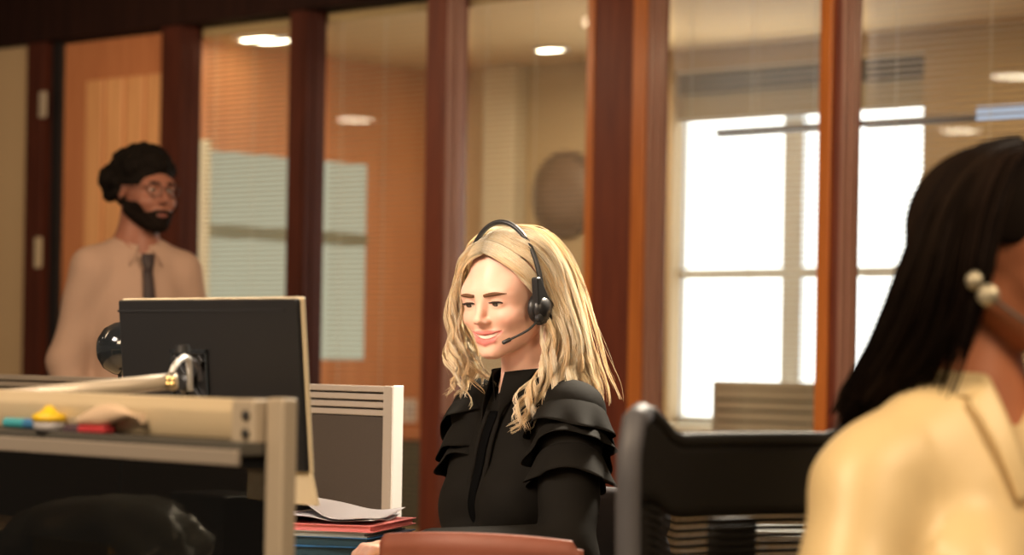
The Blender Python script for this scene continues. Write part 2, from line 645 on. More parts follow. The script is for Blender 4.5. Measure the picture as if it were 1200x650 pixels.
# back wall with the window opening
wx0, wx1 = tW(786, 300, SB), tW(1079, 300, SB)
wz0, wz1 = 0.80, zW(930, 72, SB)
bw = MB()
bw.box(TS - 0.1, wx0, SB, SB + 0.25, 0, MC)
bw.box(wx1, TR + 0.1, SB, SB + 0.25, 0, MC)
bw.box(wx0, wx1, SB, SB + 0.25, 0, wz0)
bw.box(wx0, wx1, SB, SB + 0.25, wz1, MC)
struct(wobj('wall_back', bw, M['beige_wall']))
zt = zW(860, 138, SB + 0.08)            # top of the bright panes
win = bpy.data.objects.new('window_6', None)
COL.objects.link(win)
win.matrix_world = W
struct(win)
SG = SB + 0.10
gx0, gx1 = tW(797, 300, SG), wx1
vx0, vx1 = tW(921, 300, SG), tW(944, 300, SG)
hz0, hz1 = zW(860, 326, SG), zW(860, 315, SG)
wobj('pane', MB().box(wx0, wx1, SG + 0.01, SG + 0.02, wz0, wz1), M['day'], win)
fr = MB()
fr.box(wx0, gx0, SG - 0.03, SG + 0.009, wz0, zt)
fr.box(vx0, vx1, SG - 0.03, SG + 0.009, wz0, zt)
fr.box(wx0, wx1, SG - 0.031, SG + 0.009, hz0, hz1)
fr.box(wx0, wx1, SG - 0.032, SG + 0.009, wz0, wz0 + 0.04)
wobj('frame', fr, M['win_frame'], win, bevel=0.004)
wobj('roller_fabric', MB().box(wx0, wx1, SG - 0.05, SG - 0.0495, zt, wz1), M['fabric_tl'], win)
wobj('bottom_bar', MB().box(wx0, wx1, SG - 0.056, SG - 0.044, zt - 0.012, zt), M['win_frame'], win, bevel=0.003)
wobj('sill', MB().box(wx0 - 0.04, wx1 + 0.04, SB - 0.12, SB + 0.10, wz0 - 0.04, wz0), M['pale_wall'], win, bevel=0.004)
# raised blind stack in the recess
rb = thing('raised_blind', 'grey slatted blind stacked up at the top of the bright window', 'blind', W)
st = MB()
zb0, zb1 = zW(900, 104, SB + 0.02), zW(900, 78, SB + 0.02)
for q in range(4):
    a = zb0 + (zb1 - zb0) * q / 4
    st.box(wx0 + 0.03, wx1 - 0.005, SB + 0.01 + 0.004 * (q % 2), SB + 0.05, a + 0.004, a + (zb1 - zb0) / 4 - 0.004)
st.build('slats', mat('raised_slat', (0.05, 0.05, 0.042), 0.7), rb, bevel=0.002)
MB().box(wx0 + 0.02, wx1 - 0.003, SB + 0.014, SB + 0.048, zb0 + 0.002, zb1 - 0.002).build('core', M['dark_metal'], rb)
MB().box(wx0 + 0.02, wx1 - 0.003, SB + 0.004, SB + 0.05, zb1, wz1).build('head_rail', M['pale_wall'], rb)

# daylight entering through the big window
mid = W @ Vector(((wx0 + wx1) / 2, SB - 0.02, 1.5))
tgt = W @ Vector(((wx0 + wx1) / 2 + 0.2, -4.0, 1.0))
area('window_daylight', mid, tgt, 1.1, 24, DAY, size_y=1.2)
# meeting-room ceiling wash from its own lamps
pc = W @ Vector((1.2, SB * 0.5, MC - 0.12))
area('meeting_lamp_light', pc, pc - Vector((0, 0, 1)), 0.5, 14, WARM)
pc = W @ Vector((3.6, SB * 0.5, MC - 0.12))
area('meeting_lamp_light', pc, pc - Vector((0, 0, 1)), 0.5, 12, WARM)
pc = W @ Vector((1.6, SB * 0.55, 0.9))

# pilaster in the back corner
px0, px1 = tW(563, 250, SB - 0.1), tW(600, 250, SB - 0.1)
struct(wobj('trim_31', MB().box(px0, px1, SB - 0.10, SB, 0, MC), M['pale_wall'], bevel=0.012))
# frosted internal window in the timber side wall
def side(px, py):
    return sW(px, py, TS)
s0, _ = side(241, 250)
s1, _ = side(427, 300)
_, za = side(300, 181)
_, zb = side(395, 421)
_, zc0 = side(300, 281)
_, zc1 = side(300, 266)
w7 = bpy.data.objects.new('window_7', None)
COL.objects.link(w7)
w7.matrix_world = W
struct(w7)
wobj('pane', MB().box(TS, TS + 0.006, s0, s1, zb, za), M['frost'], w7)
fr = MB()
fr.box(TS, TS + 0.02, s0, s1, zc0, zc1)
wobj('transom', fr, mat('transom', (0.20, 0.22, 0.16), 0.6), w7, bevel=0.003)
sc0, _ = side(218, 250)
wobj('casing', MB().box(TS, TS + 0.03, sc0, s0, zb, za + 0.04), M['jamb_lit'], w7, bevel=0.004)
# round plaque
pq = W @ Vector((tW(664, 228, SB), SB, zW(664, 228, SB)))
pl = thing('wall_plaque', 'dark round plaque on beige back wall beside the broad timber post', 'wall decoration',
           frame(pq, UD, Vector((0, 0, 1))))
rr = 0.205
MB().lathe([(rr, 0.0), (rr, 0.015), (rr * 0.94, 0.026), (rr * 0.86, 0.022)], 40).build('rim', M['plaque'], pl, smooth=True)
MB().lathe([(rr * 0.86, 0.004), (rr * 0.84, 0.023), (rr * 0.3, 0.030), (0.01, 0.031)], 40).build('disc', mat('plaque_face', (0.19, 0.13, 0.10), 0.5), pl, smooth=True)
# switch plate low on the timber wall
sp_s, sp_z = side(478, 481)
sw = thing('wall_switch', 'small pale switch plate low on the timber wall', 'wall switch', W)
MB().box(TS, TS + 0.012, sp_s - 0.05, sp_s + 0.05, sp_z - 0.055, sp_z + 0.055).build('plate', M['white_metal'], sw, bevel=0.003)
MB().box(TS + 0.012, TS + 0.02, sp_s - 0.02, sp_s + 0.02, sp_z - 0.03, sp_z + 0.03).build('rocker', M['paper'], sw, bevel=0.002)
# low green cupboard against the timber wall
cs0, cz = side(440, 506)
cs1, _ = side(515, 506)
cb = thing('low_cupboard', 'low green cupboard with timber top behind the glazed wall', 'cupboard', W)
cs1 = min(cs1, SB - 0.02)
MB().box(TS + 0.03, TS + 0.4, cs0, cs1, 0.02, cz - 0.03).build('body', M['green'], cb, bevel=0.004)
MB().box(TS + 0.02, TS + 0.42, cs0 - 0.01, cs1, cz - 0.03, cz).build('top', M['panel_wood'], cb, bevel=0.004)
cm = (cs0 + cs1) / 2
for a, b in ((cs0 + 0.01, cm - 0.004), (cm + 0.004, cs1 - 0.01)):
    d = MB().box(TS + 0.40, TS + 0.416, a, b, 0.06, cz - 0.05).build('door', M['green'], cb, bevel=0.002)
    c = b - 0.04 if a == cs0 + 0.01 else a + 0.04
    MB().box(TS + 0.416, TS + 0.435, c - 0.006, c + 0.006, 0.40, 0.52).build('handle', M['alu'], d, bevel=0.002)

# ---- venetian blinds hung behind each glass pane
names = ['second', 'third', 'fourth', 'fifth', 'sixth']
where = ['glass pane just right of the man', 'pane in front of the timber wall and frosted window',
         'pane behind the blonde woman, left of the broad post', 'pane right of the broad post, before the bright window',
         'rightmost pane, above the dark-haired woman']
for i in range(5):
    t0, t1 = edges[i][1] + 0.02, edges[i + 1][0] - 0.012
    b = thing('venetian_blind', 'open thin-slatted venetian blind in the ' + where[i], 'blind', W, 'venetian blinds of the glazed wall')
    sl = MB()
    z = 0.42
    tilt = 0.0
    dz = 0.021
    while z < HZ - 0.05:
        mx = Matrix.Translation((0, 0.085, z)) @ Matrix.Rotation(R(-7), 4, 'X')
        sl.box(t0, t1, -0.0125, 0.0125, -0.0004, 0.0004, mx)
        z += dz
    sl.build('slats', M['slat'], b)
    MB().box(t0, t1, 0.070, 0.100, HZ - 0.04, HZ - 0.003).build('head_rail', M['slat'], b, bevel=0.002)
    MB().box(t0, t1, 0.074, 0.096, 0.385, 0.40).build('bottom_rail', M['slat'], b, bevel=0.002)
    for q in (0.13, 0.5, 0.87):
        tt = t0 + (t1 - t0) * q
        MB().box(tt - 0.0012, tt + 0.0012, 0.0712, 0.0722, 0.39, HZ - 0.03).build('ladder_cord', M['cord'], b)

# ---- ceiling lights of the meeting room
def downlight(mw, label, r=0.10, group='meeting room downlights'):
    t = thing('downlight', label, 'ceiling light', mw, group)
    MB().lathe([(r * 1.18, 0.0), (r * 1.18, -0.006), (r * 1.0, -0.012), (r * 0.98, -0.002)], 28).build('trim_ring', M['white_metal'], t, smooth=True)
    MB().lathe([(r * 0.97, -0.003), (r * 0.8, -0.010), (0.005, -0.012)], 28).build('lens', M['lamp'], t, smooth=True)
    return t


def meet_ceiling_point(px, py):
    a, b = U(px, py)
    d = (MC - CAM_Z) / b
    return Vector((a * d, d, MC))


for (px, py, lb, r) in ((309, 45, 'bright round downlight in the meeting room ceiling, second pane', 0.12),
                        (645, 57, 'round ceiling downlight above the round plaque', 0.07)):
    p = meet_ceiling_point(px, py)
    downlight(Matrix.Translation(p), lb, r)

# linear pendant lamp hanging in front of the window
SP_ = SB * 0.45
tp0, tp1 = tW(842, 155, SP_), tW(1260, 130, SP_)
zp = zW(1000, 146, SP_)
pd = thing('linear_pendant', 'long slim grey pendant lamp hanging across the bright window', 'pendant lamp', W)
MB().box(tp0, tp1, SP_ - 0.02, SP_ + 0.02, zp - 0.012, zp + 0.014).build('housing', M['chair_grey'], pd, bevel=0.003)
tq = tW(1149, 135, SP_)
MB().box(tq, tp1, SP_ - 0.030, SP_ - 0.018, zp - 0.018, zp + 0.034).build('diffuser', M['lamp_cool'], pd, bevel=0.003)
for q in (0.12, 0.88):
    tt = tp0 + (tp1 - tp0) * q
    MB().tube([(tt, SP_, zp + 0.01), (tt, SP_, MC)], 0.0015, 6).build('suspension_wire', M['alu'], pd)

# ---- office downlights whose reflections show in the glazing
for (px, py, lb) in ((412, 139, 'office downlight mirrored over the timber wall'),
                     (1125, 152, 'office downlight mirrored right of the bright window'), (1192, 88, 'office downlight mirrored near the right frame edge')):
    a, b = U(px, py)
    d = (2.75 - CAM_Z) / b
    q = Vector((a * d, d, 2.75))
    h = (q - O0).dot(ND) - 0.052
    q = q - ND * (2 * h)
    downlight(Matrix.Translation(q), lb, 0.16, 'office ceiling downlights')

# chair with slatted back inside the meeting room
ps = tW(897, 470, 0.55)
sc_z = zW(897, 447, 0.55)
sch = thing('slat_back_chair', 'pale slat-backed chair seen through the glass before the bright window', 'chair',
            W @ Matrix.Translation((ps, 0.55, 0)) @ Matrix.Rotation(R(8), 4, 'Z'))
hw = 0.21
bk = MB()
for q in range(6):
    z = sc_z - 0.035 - 0.040 * q
    bk.box(-hw, hw, -0.012, 0.012, z - 0.033, z)
bk.build('backrest', M['slat_chair'], sch, bevel=0.003)
MB().box(-hw, hw, 0.004, 0.010, sc_z - 0.26, sc_z - 0.02).build('back_panel', M['green'], sch)
MB().box(-hw - 0.012, -hw, -0.014, 0.014, 0.42, sc_z).box(hw, hw + 0.012, -0.014, 0.014, 0.42, sc_z).box(-hw, hw, -0.014, 0.014, sc_z - 0.03, sc_z).build('back_frame', M['slat_chair'], sch, bevel=0.004)
MB().box(-hw - 0.01, hw + 0.01, -0.01, 0.42, 0.42, 0.45).build('seat', M['slat_chair'], sch, bevel=0.01)
for sx in (-1, 1):
    for y in (0.0, 0.40):
        MB().tube([(sx * hw, y, 0.42), (sx * (hw + 0.02), y, 0.0)], [0.014, 0.011], 8).build('leg', M['slat_chair'], sch)

# dark chair behind the blonde woman's shoulder
dc_t, dc_z = tW(566, 470, 0.5), zW(566, 452, 0.5)
dch = thing('meeting_chair', 'dark upholstered chair behind the glass at the blonde woman\'s shoulder', 'chair',
            W @ Matrix.Translation((dc_t, 0.5, 0)))
MB().box(-0.2, 0.2, -0.03, 0.03, 0.55, dc_z).build('backrest', M['chair_grey'], dch, bevel=0.025)
MB().box(-0.22, 0.22, -0.02, 0.42, 0.41, 0.47).build('seat', M['chair_grey'], dch, bevel=0.02)
for sx in (-1, 1):
    MB().tube([(sx * 0.2, 0.02, 0.56), (sx * 0.2, 0.0, 0.0)], 0.012, 8).build('leg', M['dark_metal'], dch)
    MB().tube([(sx * 0.2, 0.40, 0.42), (sx * 0.2, 0.42, 0.0)], 0.012, 8).build('leg', M['dark_metal'], dch)

# ------------------------------------------------------------------ desk, screens, monitor
A = P(331, 560, 935)
A.z = 0
NP = frame(A, UD, ND)                 # near desk screen: x along it (right end = 0), y away from camera
B = P(461, 530, 565)
B.z = 0
RP = frame(B, UD, ND)
DZ = 0.69

# desk
desk = thing('desk', 'brown laminate desk under the monitor and papers', 'desk')
lf = A - UD * 1.45 + ND * 0.04
poly = [(A.x + 0.03 * ND.x - 0.02, A.y + 0.03), (-0.31, 3.80), (-0.12, 3.97), (0.16, 4.20), (0.19, 4.29), (-0.32, 4.84), (B.x - 0.03 - ND.x * 0.04, B.y - 0.06)]
bl = B - UD * 1.5 - ND * 0.04
poly += [(bl.x, bl.y), (lf.x, lf.y)]
MB().prism(poly, DZ - 0.028, DZ).build('worktop', M['desk'], desk, bevel=0.004)
for (x, y) in ((-0.42, 3.35), (-0.36, 4.80), (lf.x + 0.06, lf.y + 0.05), (bl.x + 0.06, bl.y - 0.02), (-0.22, 4.02)):
    MB().box(x - 0.025, x + 0.025, y - 0.025, y + 0.025, 0, DZ - 0.028).build('leg', M['alu'], desk, bevel=0.004)

# near desk screen
ZT = 1.037
ns = thing('desk_screen', 'near desk screen with beige top rail and smoked glass, left foreground', 'desk screen', NP)
MB().box(-0.020, 0.012, -0.012, 0.014, 0, ZT + 0.003).build('post', M['grey_beige'], ns, bevel=0.004)
MB().box(-1.45, -1.41, -0.02, 0.02, 0, ZT).build('post', M['grey_beige'], ns, bevel=0.004)
tr = MB()
prof = [(-0.018, 0.985), (-0.024, 1.000), (-0.022, 1.022), (-0.010, ZT), (0.018, ZT), (0.018, 0.985)]
tr.v = []
n = len(prof)
vs = [(-1.41, y, z) for y, z in prof] + [(-0.024, y, z) for y, z in prof]
tr.add(vs, [tuple(range(n))[::-1], tuple(range(n, 2 * n))] + [(i, (i + 1) % n, n + (i + 1) % n, n + i) for i in range(n)])
tr.build('top_rail', M['beige_rail'], ns, bevel=0.003)
eb = MB().box(-0.066, -0.022, -0.030, 0.014, 0.982, ZT + 0.001).build('end_bracket', M['grey_beige'], ns, bevel=0.004)
for z in (1.018, 0.995):
    MB().lathe([(0.0065, 0), (0.0065, 0.003), (0.003, 0.005)], 14, frame((-0.036, -0.030, z), (1, 0, 0), (0, 0, 1))).build('screw', M['black_plastic'], eb)
MB().box(-1.41, -0.022, -0.052, 0.012, 0.967, 0.985).build('ledge', M['dark_metal'], ns, bevel=0.003)
MB().box(-1.41, -0.022, -0.058, -0.050, 0.955, 0.975).build('ledge_lip', M['rail_grey'], ns, bevel=0.002)
MB().box(-1.41, -0.022, -0.004, 0.004, 0.06, 0.967).build('glass_panel', M['smoked'], ns)
MB().box(-1.41, -0.022, -0.015, 0.015, 0.02, 0.06).build('bottom_rail', M['grey_beige'], ns, bevel=0.003)


def npx(px, py, y=-0.03):
    """x along the near screen (and z) for a photo pixel on the plane y"""
    a, b = U(px, py)
    d = (y + A.dot(ND)) / (a * ND.x + ND.y)
    p = Vector((a * d, d, 0))
    return (p - A).dot(UD), CAM_Z + b * d


LZ = 0.9855
# things lying on the ledge
x0, _ = npx(12, 488)
x1, _ = npx(50, 488)
mk = thing('marker_pen', 'teal marker pen lying on the ledge of the near desk screen', 'pen', NP @ Matrix.Translation((x0, -0.036, LZ + 0.0074)))
L_ = x1 - x0
MB().tube([(0, 0, 0), (L_ * 0.62, 0, 0)], 0.0072, 12).build('barrel', M['teal_pen'], mk, smooth=False)
MB().tube([(L_ * 0.62, 0, 0), (L_, 0, 0)], [0.0076, 0.0070], 12).build('cap', mat('pen_blue', (0.04, 0.16, 0.36), 0.4), mk)
x0, _ = npx(50, 480)
x1, _ = npx(80, 480)
gl = thing('glue_pot', 'small white pot with a yellow lid on the screen ledge', 'pot', NP @ Matrix.Translation(((x0 + x1) / 2, -0.040, LZ + 0.0003)))
r = (x1 - x0) / 2 * 0.80
MB().lathe([(r * 0.9, 0), (r * 0.95, 0.010), (r * 0.9, 0.014)], 20).build('body', M['paper'], gl, smooth=True)
MB().lathe([(r, 0.012), (r, 0.021), (r * 0.55, 0.025), (r * 0.2, 0.033), (0.001, 0.034)], 20).build('lid', M['yellow'], gl, smooth=True)
x0, _ = npx(80, 490)
x1, _ = npx(103, 490)
ck = thing('binder_clip', 'dark binder clip between yellow lidded pot and stapler', 'clip', NP @ Matrix.Translation(((x0 + x1) / 2, -0.032, LZ)))
h = (x1 - x0) / 2
MB().prism([(-h, -0.008), (h, -0.008), (h, 0.008), (-h, 0.008)], 0, 0.003).add([(-h, -0.008, 0.003), (h, -0.008, 0.003), (h, 0, 0.011), (-h, 0, 0.011), (-h, 0.008, 0.003), (h, 0.008, 0.003)], [(0, 1, 2, 3), (3, 2, 5, 4), (0, 3, 4), (1, 5, 2)]).build('spring_body', M['dark_purple'], ck)
MB().tube([(-h * 0.5, 0.0, 0.010), (-h * 0.4, -0.004, 0.018), (h * 0.4, -0.004, 0.018), (h * 0.5, 0, 0.010)], 0.0011, 6).build('wire_arm', M['alu'], ck)
x0, _ = npx(102, 485)
x1, _ = npx(172, 485)
L_ = x1 - x0
sp = thing('stapler', 'cream arched stapler with red base on the screen ledge', 'stapler', NP @ Matrix.Translation((x0, -0.037, LZ)))
MB().box(0, L_ * 0.45, -0.010, 0.010, 0.0, 0.009).build('base', M['red'], sp, bevel=0.003)


def stap(u, v):
    x = L_ * u
    zt = 0.010 + 0.030 * math.sin(math.pi * min(1, u * 0.86 + 0.10)) ** 0.8
    zl = 0.009 + (max(0, u - 0.35) * 0.032)
    a = 2 * math.pi * v
    w = 0.011 * (1 - 0.45 * u)
    return (x, w * math.cos(a), zl + (zt - zl) * (0.5 + 0.5 * math.sin(a)))


g = MB().grid(stap, 18, 14)
g.add([stap(0, j / 14) for j in range(14)], [tuple(range(14))]).add([stap(1, j / 14) for j in range(14)], [tuple(range(14))])
g.build('arm', M['cream_plastic'], sp, smooth=True)

# contents behind the smoked glass
x0, zb0 = npx(28, 640, 0.2)
x1, zt0 = npx(240, 562, 0.2)
bagw = x1 - x0


def bagf(u, v):
    th = v * math.pi
    ph = u * 2 * math.pi
    rx, ry, rz = bagw / 2, 0.10, max(0.12, (zt0 - DZ))
    n_ = 1 + math.sin(th) * (0.06 * math.sin(5 * ph + 3 * th) + 0.05 * math.sin(9 * ph - 4 * th + 1) + 0.03 * math.sin(17 * th + 6 * ph))
    sx = abs(math.cos(ph)) ** 0.8 * (1 if math.cos(ph) > 0 else -1)
    return (rx * sx * math.sin(th) ** 0.7 * n_, ry * math.sin(ph) * math.sin(th) ** 0.7 * n_, rz * 0.5 * (1 + math.cos(th) * n_ * 0.97) * (0.86 + 0.14 * math.sin(th) * math.cos(ph - 0.6)))


bg = thing('plastic_bag', 'crumpled translucent plastic bag behind the smoked glass screen', 'bag', NP @ Matrix.Translation(((x0 + x1) / 2, 0.17, DZ)))
MB().grid(bagf, 48, 26, closed_u=True).build('bag_body', M['bag'], bg, smooth=True)
bx1 = (x1 - x0) / 2
MB().grid(lambda u, v: (bx1 * 0.9 + 0.07 * u, -0.05 + 0.08 * v + 0.006 * math.sin(9 * u), 0.02 + 0.02 * u + 0.008 * math.sin(14 * v + 5 * u)), 10, 10).build('bag_tail', M['bag'], bg, smooth=True, solid=0.001)
yx0, yz = npx(52, 628, 0.06)
yx1, _ = npx(140, 640, 0.06)
yf = thing('yellow_folder', 'yellow folder standing in front of the plastic bag behind smoked glass', 'folder', NP @ Matrix.Translation(((yx0 + yx1) / 2, 0.045, DZ)))
hw = (yx1 - yx0) / 2
MB().box(-hw, hw, -0.004, -0.002, 0.0, max(0.05, yz - DZ)).build('front_cover', M['yellow'], yf)
MB().box(-hw, hw, 0.004, 0.006, 0.0, max(0.05, yz - DZ) - 0.008).build('back_cover', M['yellow'], yf)
MB().box(-hw + 0.002, hw - 0.004, -0.002, 0.004, 0.0, max(0.05, yz - DZ) - 0.014).build('sheets', M['paper'], yf)

# rear desk screen
ZR = 1.030
rs = thing('desk_screen', 'rear desk screen of dark fabric with slotted pale top rail, behind papers', 'desk screen', RP)
MB().box(-0.018, 0.008, -0.016, 0.016, 0, ZR).build('post', M['rail_grey'], rs, bevel=0.003)
MB().box(0.008, 0.0125, -0.015, 0.015, 0, ZR + 0.001).build('edge_trim', M['white_metal'], rs, bevel=0.0015)  # white strip painted in for the lit right edge of the post
MB().box(-1.55, -1.52, -0.016, 0.016, 0, ZR).build('post', M['white_metal'], rs, bevel=0.004)
for q in range(4):
    z1 = ZR - 0.001 - q * 0.0165
    MB().box(-1.52, -0.018, -0.014, 0.010, z1 - 0.0125, z1).build('top_slat', M['rail_grey'], rs, bevel=0.002)
MB().box(-1.52, -0.018, -0.006, 0.006, 0.955, ZR - 0.006).build('slat_backing', M['dark_fabric'], rs)
MB().box(-1.52, -0.018, -0.012, 0.012, 0.08, 0.965).build('fabric_panel', M['dark_fabric'], rs, bevel=0.002)

# monitor
TRr = P(345, 349, 770)
TLl = P(136, 352, 700)
wv = TRr - TLl
wv.z = 0
mw_, mh_ = wv.length, 0.266
mdir = Vector((-wv.y, wv.x, 0)).normalized()       # towards the screen side
if mdir.x < 0:
    mdir = -mdir
ztop = (TRr.z + TLl.z) / 2
topc = (TRr + TLl) / 2
tiltv = R(5)
upv = (Vector((0, 0, 1)) * math.cos(tiltv) - mdir * math.sin(tiltv)).normalized()
base = topc - upv * (ztop - DZ) / upv.z + mdir * 0.015
base.z = DZ
mon = thing('monitor', 'black desktop monitor seen from behind, tilted back, in front of the man', 'monitor', frame(base, wv, mdir))
zt_ = ztop - DZ
MT = Matrix.Translation((0, -math.tan(tiltv) * zt_, zt_)) @ Matrix.Rotation(tiltv, 4, 'X')   # screen frame, origin at top middle
MT = Matrix.Translation((0, -math.tan(tiltv) * zt_ - 0.012, zt_)) @ Matrix.Rotation(tiltv, 4, 'X')
hb = mw_ / 2
mo = MB().box(-hb, hb, 0.0, 0.010, -mh_, 0, MT).build('back_shell', M['monitor_back'], mon, bevel=0.004)
MB().box(-hb + 0.0, hb - 0.03, -0.0015, 0.002, -0.020, -0.016, MT).build('back_groove', M['black_plastic'], mon)
bz = MB().box(-hb - 0.001, hb + 0.001, 0.009, 0.018, -mh_ - 0.004, 0.002, MT).build('bezel', M['bezel'], mon, bevel=0.003)
MB().box(-hb + 0.012, hb - 0.012, 0.0181, 0.0188, -mh_ + 0.02, -0.012, MT).build('screen', M['screen'], bz)
# mounting recess: raised frame and cross
vcx = -0.045
vp = MB()
for (a, b, c, d) in ((-0.052, 0.052, -0.088, -0.080), (-0.052, -0.046, -0.19, -0.080), (0.046, 0.052, -0.19, -0.080), (-0.052, 0.052, -0.19, -0.182)):
    vp.box(vcx + a, vcx + b, -0.004, 0.001, c, d, MT)
vp.build('mount_frame', M['black_gloss'], mon, bevel=0.001)
for a in (-1, 1):
    xm = MT @ Matrix.Translation((vcx, -0.004, -0.135)) @ Matrix.Rotation(R(45 * a), 4, 'Y')
    MB().box(-0.058, 0.058, -0.004, 0.003, -0.007, 0.007, xm).build('mount_strut', M['black_plastic'], mon, bevel=0.001)
MB().lathe([(0.016, 0), (0.016, 0.012), (0.01, 0.016)], 18, MT @ frame((vcx, -0.004, -0.135), (1, 0, 0), (0, 0, 1))).build('mount_hub', M['black_plastic'], mon)
# stand: pale plate under the screen, black base
MB().prism([(hb - 0.16, -mh_ + 0.01), (hb - 0.003, -mh_ + 0.01), (hb + 0.012, -mh_ - 0.052), (hb - 0.17, -mh_ - 0.052)], -0.016, -0.009, MT @ Matrix.Rotation(R(90), 4, 'X')).build('stand_plate', M['bezel'], mon, bevel=0.001)
MB().box(hb - 0.34, hb - 0.19, -0.05, 0.06, 0.0, zt_ - mh_ - 0.045).build('stand_base', M['black_plastic'], mon, bevel=0.006)

# monitor arm on the near screen
arm = thing('swing_arm', 'pale tubular monitor arm with brass-screwed end behind the near screen', 'monitor arm', Matrix.Translation(P(120, 460, 790)))
o = arm.matrix_world.translation.copy()
e0, e1 = P(200, 447, 790), P(-40, 470, 792)
MB().tube([e1 - o, e0 - o], 0.0125, 18).build('tube', M['cream_plastic'] if False else M['grey_beige'], arm, smooth=True)
ax = (e0 - e1).normalized()
cp = MB().tube([e0 - o - ax * 0.002, e0 - o + ax * 0.006, e0 - o + ax * 0.010], [0.0138, 0.0138, 0.010], 18).build('end_cap', M['beige_rail'], arm)
vd = (Vector((0, 0, CAM_Z)) - e0).normalized()
for k_ in range(4):
    an = R(45 + 90 * k_)
    q = e0 - o + vd * 0.013 + Vector((math.cos(an), 0, math.sin(an))) * 0.005
    MB().lathe([(0.0032, 0), (0.0032, 0.003), (0.001, 0.004)], 10, Matrix.Translation(q) @ vd.to_track_quat('Z', 'Y').to_matrix().to_4x4()).build('screw', M['brass'], cp)
c = [P(201, 437, 795), P(204, 430, 793), P(209, 423, 790), P(216, 418, 786), P(221, 420, 782), P(222, 432, 780), P(223, 458, 780)]
MB().tube([p - o for p in c], 0.0045, 12).build('swan_neck', M['white_metal'], arm, smooth=True)
c = [P(221, 420, 778), P(229, 424, 774), P(234, 434, 770), P(235, 446, 770)]
MB().tube([p - o for p in c], 0.0035, 12).build('cable', M['chair_grey'], arm, smooth=True)
MB().tube([P(214, 413, 775) - o, P(214, 404, 775) - o], [0.012, 0.010], 14).build('clamp_knob', M['black_plastic'], arm, smooth=False)
ft = Vector(e1 - o)
q = P(-40, 470, 792) - o
MB().tube([q, Vector((q.x, q.y, DZ - o.z))], 0.012, 14).build('support_post', M['grey_beige'], arm)

# black round-headed lamp behind the monitor
lp = P(130, 408, 600)
lamp = thing('desk_lamp', 'black round-headed desk lamp half hidden behind the monitor', 'lamp', Matrix.Translation((lp.x, lp.y, DZ)))
hd = lp.z - DZ
fm = Matrix.Translation((0.006, 0, hd)) @ Matrix.Rotation(R(25), 4, 'Z') @ Matrix.Rotation(R(90), 4, 'Y')
MB().lathe([(0.051, 0.022), (0.053, 0.016), (0.050, 0.0), (0.040, -0.018), (0.022, -0.030), (0.004, -0.034)], 32, fm).build('lamp_shade', M['black_gloss'], lamp, smooth=True)
MB().lathe([(0.049, 0.0205), (0.02, 0.024), (0.002, 0.025)], 32, fm).build('lens', M['chair_grey'], lamp, smooth=True)
MB().tube([(0.012, 0.03, 0.0), (0.02, 0.03, hd * 0.5), (0.016, 0.012, hd - 0.045)], 0.004, 10).build('stem', M['black_plastic'], lamp)
MB().lathe([(0.06, 0), (0.06, 0.012), (0.02, 0.02)], 28, Matrix.Translation((0.012, 0.03, 0))).build('base', M['black_plastic'], lamp)

# ---- stack of papers and folders
sk = P(374, 630, 645)
KF = rotz((sk.x, sk.y, DZ), -14)


def stackitem(name, label, cat, z0, z1, mtl, w0, w1, d0=-0.06, d1=0.20, rot=0.0, mtl2=None):
    t = thing(name, label, cat, KF @ Matrix.Translation((0, 0, z0)) @ Matrix.Rotation(R(rot), 4, 'Z'))
    h = z1 - z0
    c1 = MB().box(w0, w1, d0, d1, 0, 0.0016).build('lower_cover', mtl, t)
    c2 = MB().box(w0, w1, d0, d1, h - 0.0016, h - 0.0002).build('upper_cover', mtl, t)
    MB().box(w0, w0 + 0.0016, d0, d1, 0.0016, h - 0.0016).build('spine', mtl, t)
    MB().box(w0 + 0.003, w1 - 0.006, d0 + 0.004, d1 - 0.004, 0.0018, h - 0.0018).build('sheets', mtl2 or M['grey_card'], t)
    return t


stackitem('folder', 'thick dark blue folder at the bottom of the paper stack', 'folder', 0.0, 0.060, M['blue'], -0.12, 0.112, rot=2, mtl2=M['teal'])
stackitem('folder', 'blue folder above the lowest one in the paper stack', 'folder', 0.060, 0.078, M['blue'], -0.12, 0.118, rot=-2, mtl2=M['teal'])
stackitem('folder', 'grey folder sandwiched below the pink folder', 'folder', 0.078, 0.088, M['grey_card'], -0.12, 0.108, rot=1)
stackitem('folder', 'pink folder lying directly under the loose white papers', 'folder', 0.088, 0.100, M['pink'], -0.12, 0.122, rot=-1, mtl2=M['pink'])
for i, (dx, rt, hh, lb) in enumerate(((0.0, -3, 0.032, 'crumpled white sheet on top of the pink folder, topmost'),
                                      (0.012, 5, 0.012, 'white sheet with lifted corner just above the pink folder'))):
    def sheet(u, v, dx=dx, hh=hh, i=i):
        x = -0.115 + 0.215 * u
        y = -0.055 + 0.24 * v
        z = 0.1045 + (0.0060 if i == 0 else 0.0) + 0.004 * math.sin(7 * u - 5 * v + i) + hh * (math.exp(-((u - 0.42) / 0.22) ** 2) * (0.55 + 0.45 * math.cos(2.4 * v)) + 0.25 * (0.5 + 0.5 * math.sin(9 * u + 4 * v)) * v)
        return (x + dx, y, z)
    t = tag(MB().grid(sheet, 26, 20).build('paper_sheet', M['paper'], None, smooth=True, solid=0.0006, mw=KF @ Matrix.Rotation(R(rt), 4, 'Z')), lb, 'paper', 'loose sheets on the folder stack')

# ------------------------------------------------------------------ chairs
# brown chair with arched back on the camera side of the desk
bc = P(562, 660, 745)
brown = thing('brown_chair', 'reddish brown chair with arched back in front of the blonde woman', 'chair', rotz((bc.x, bc.y, 0), -12))
zt2 = 1.1 - (624 - 414) / 745.0


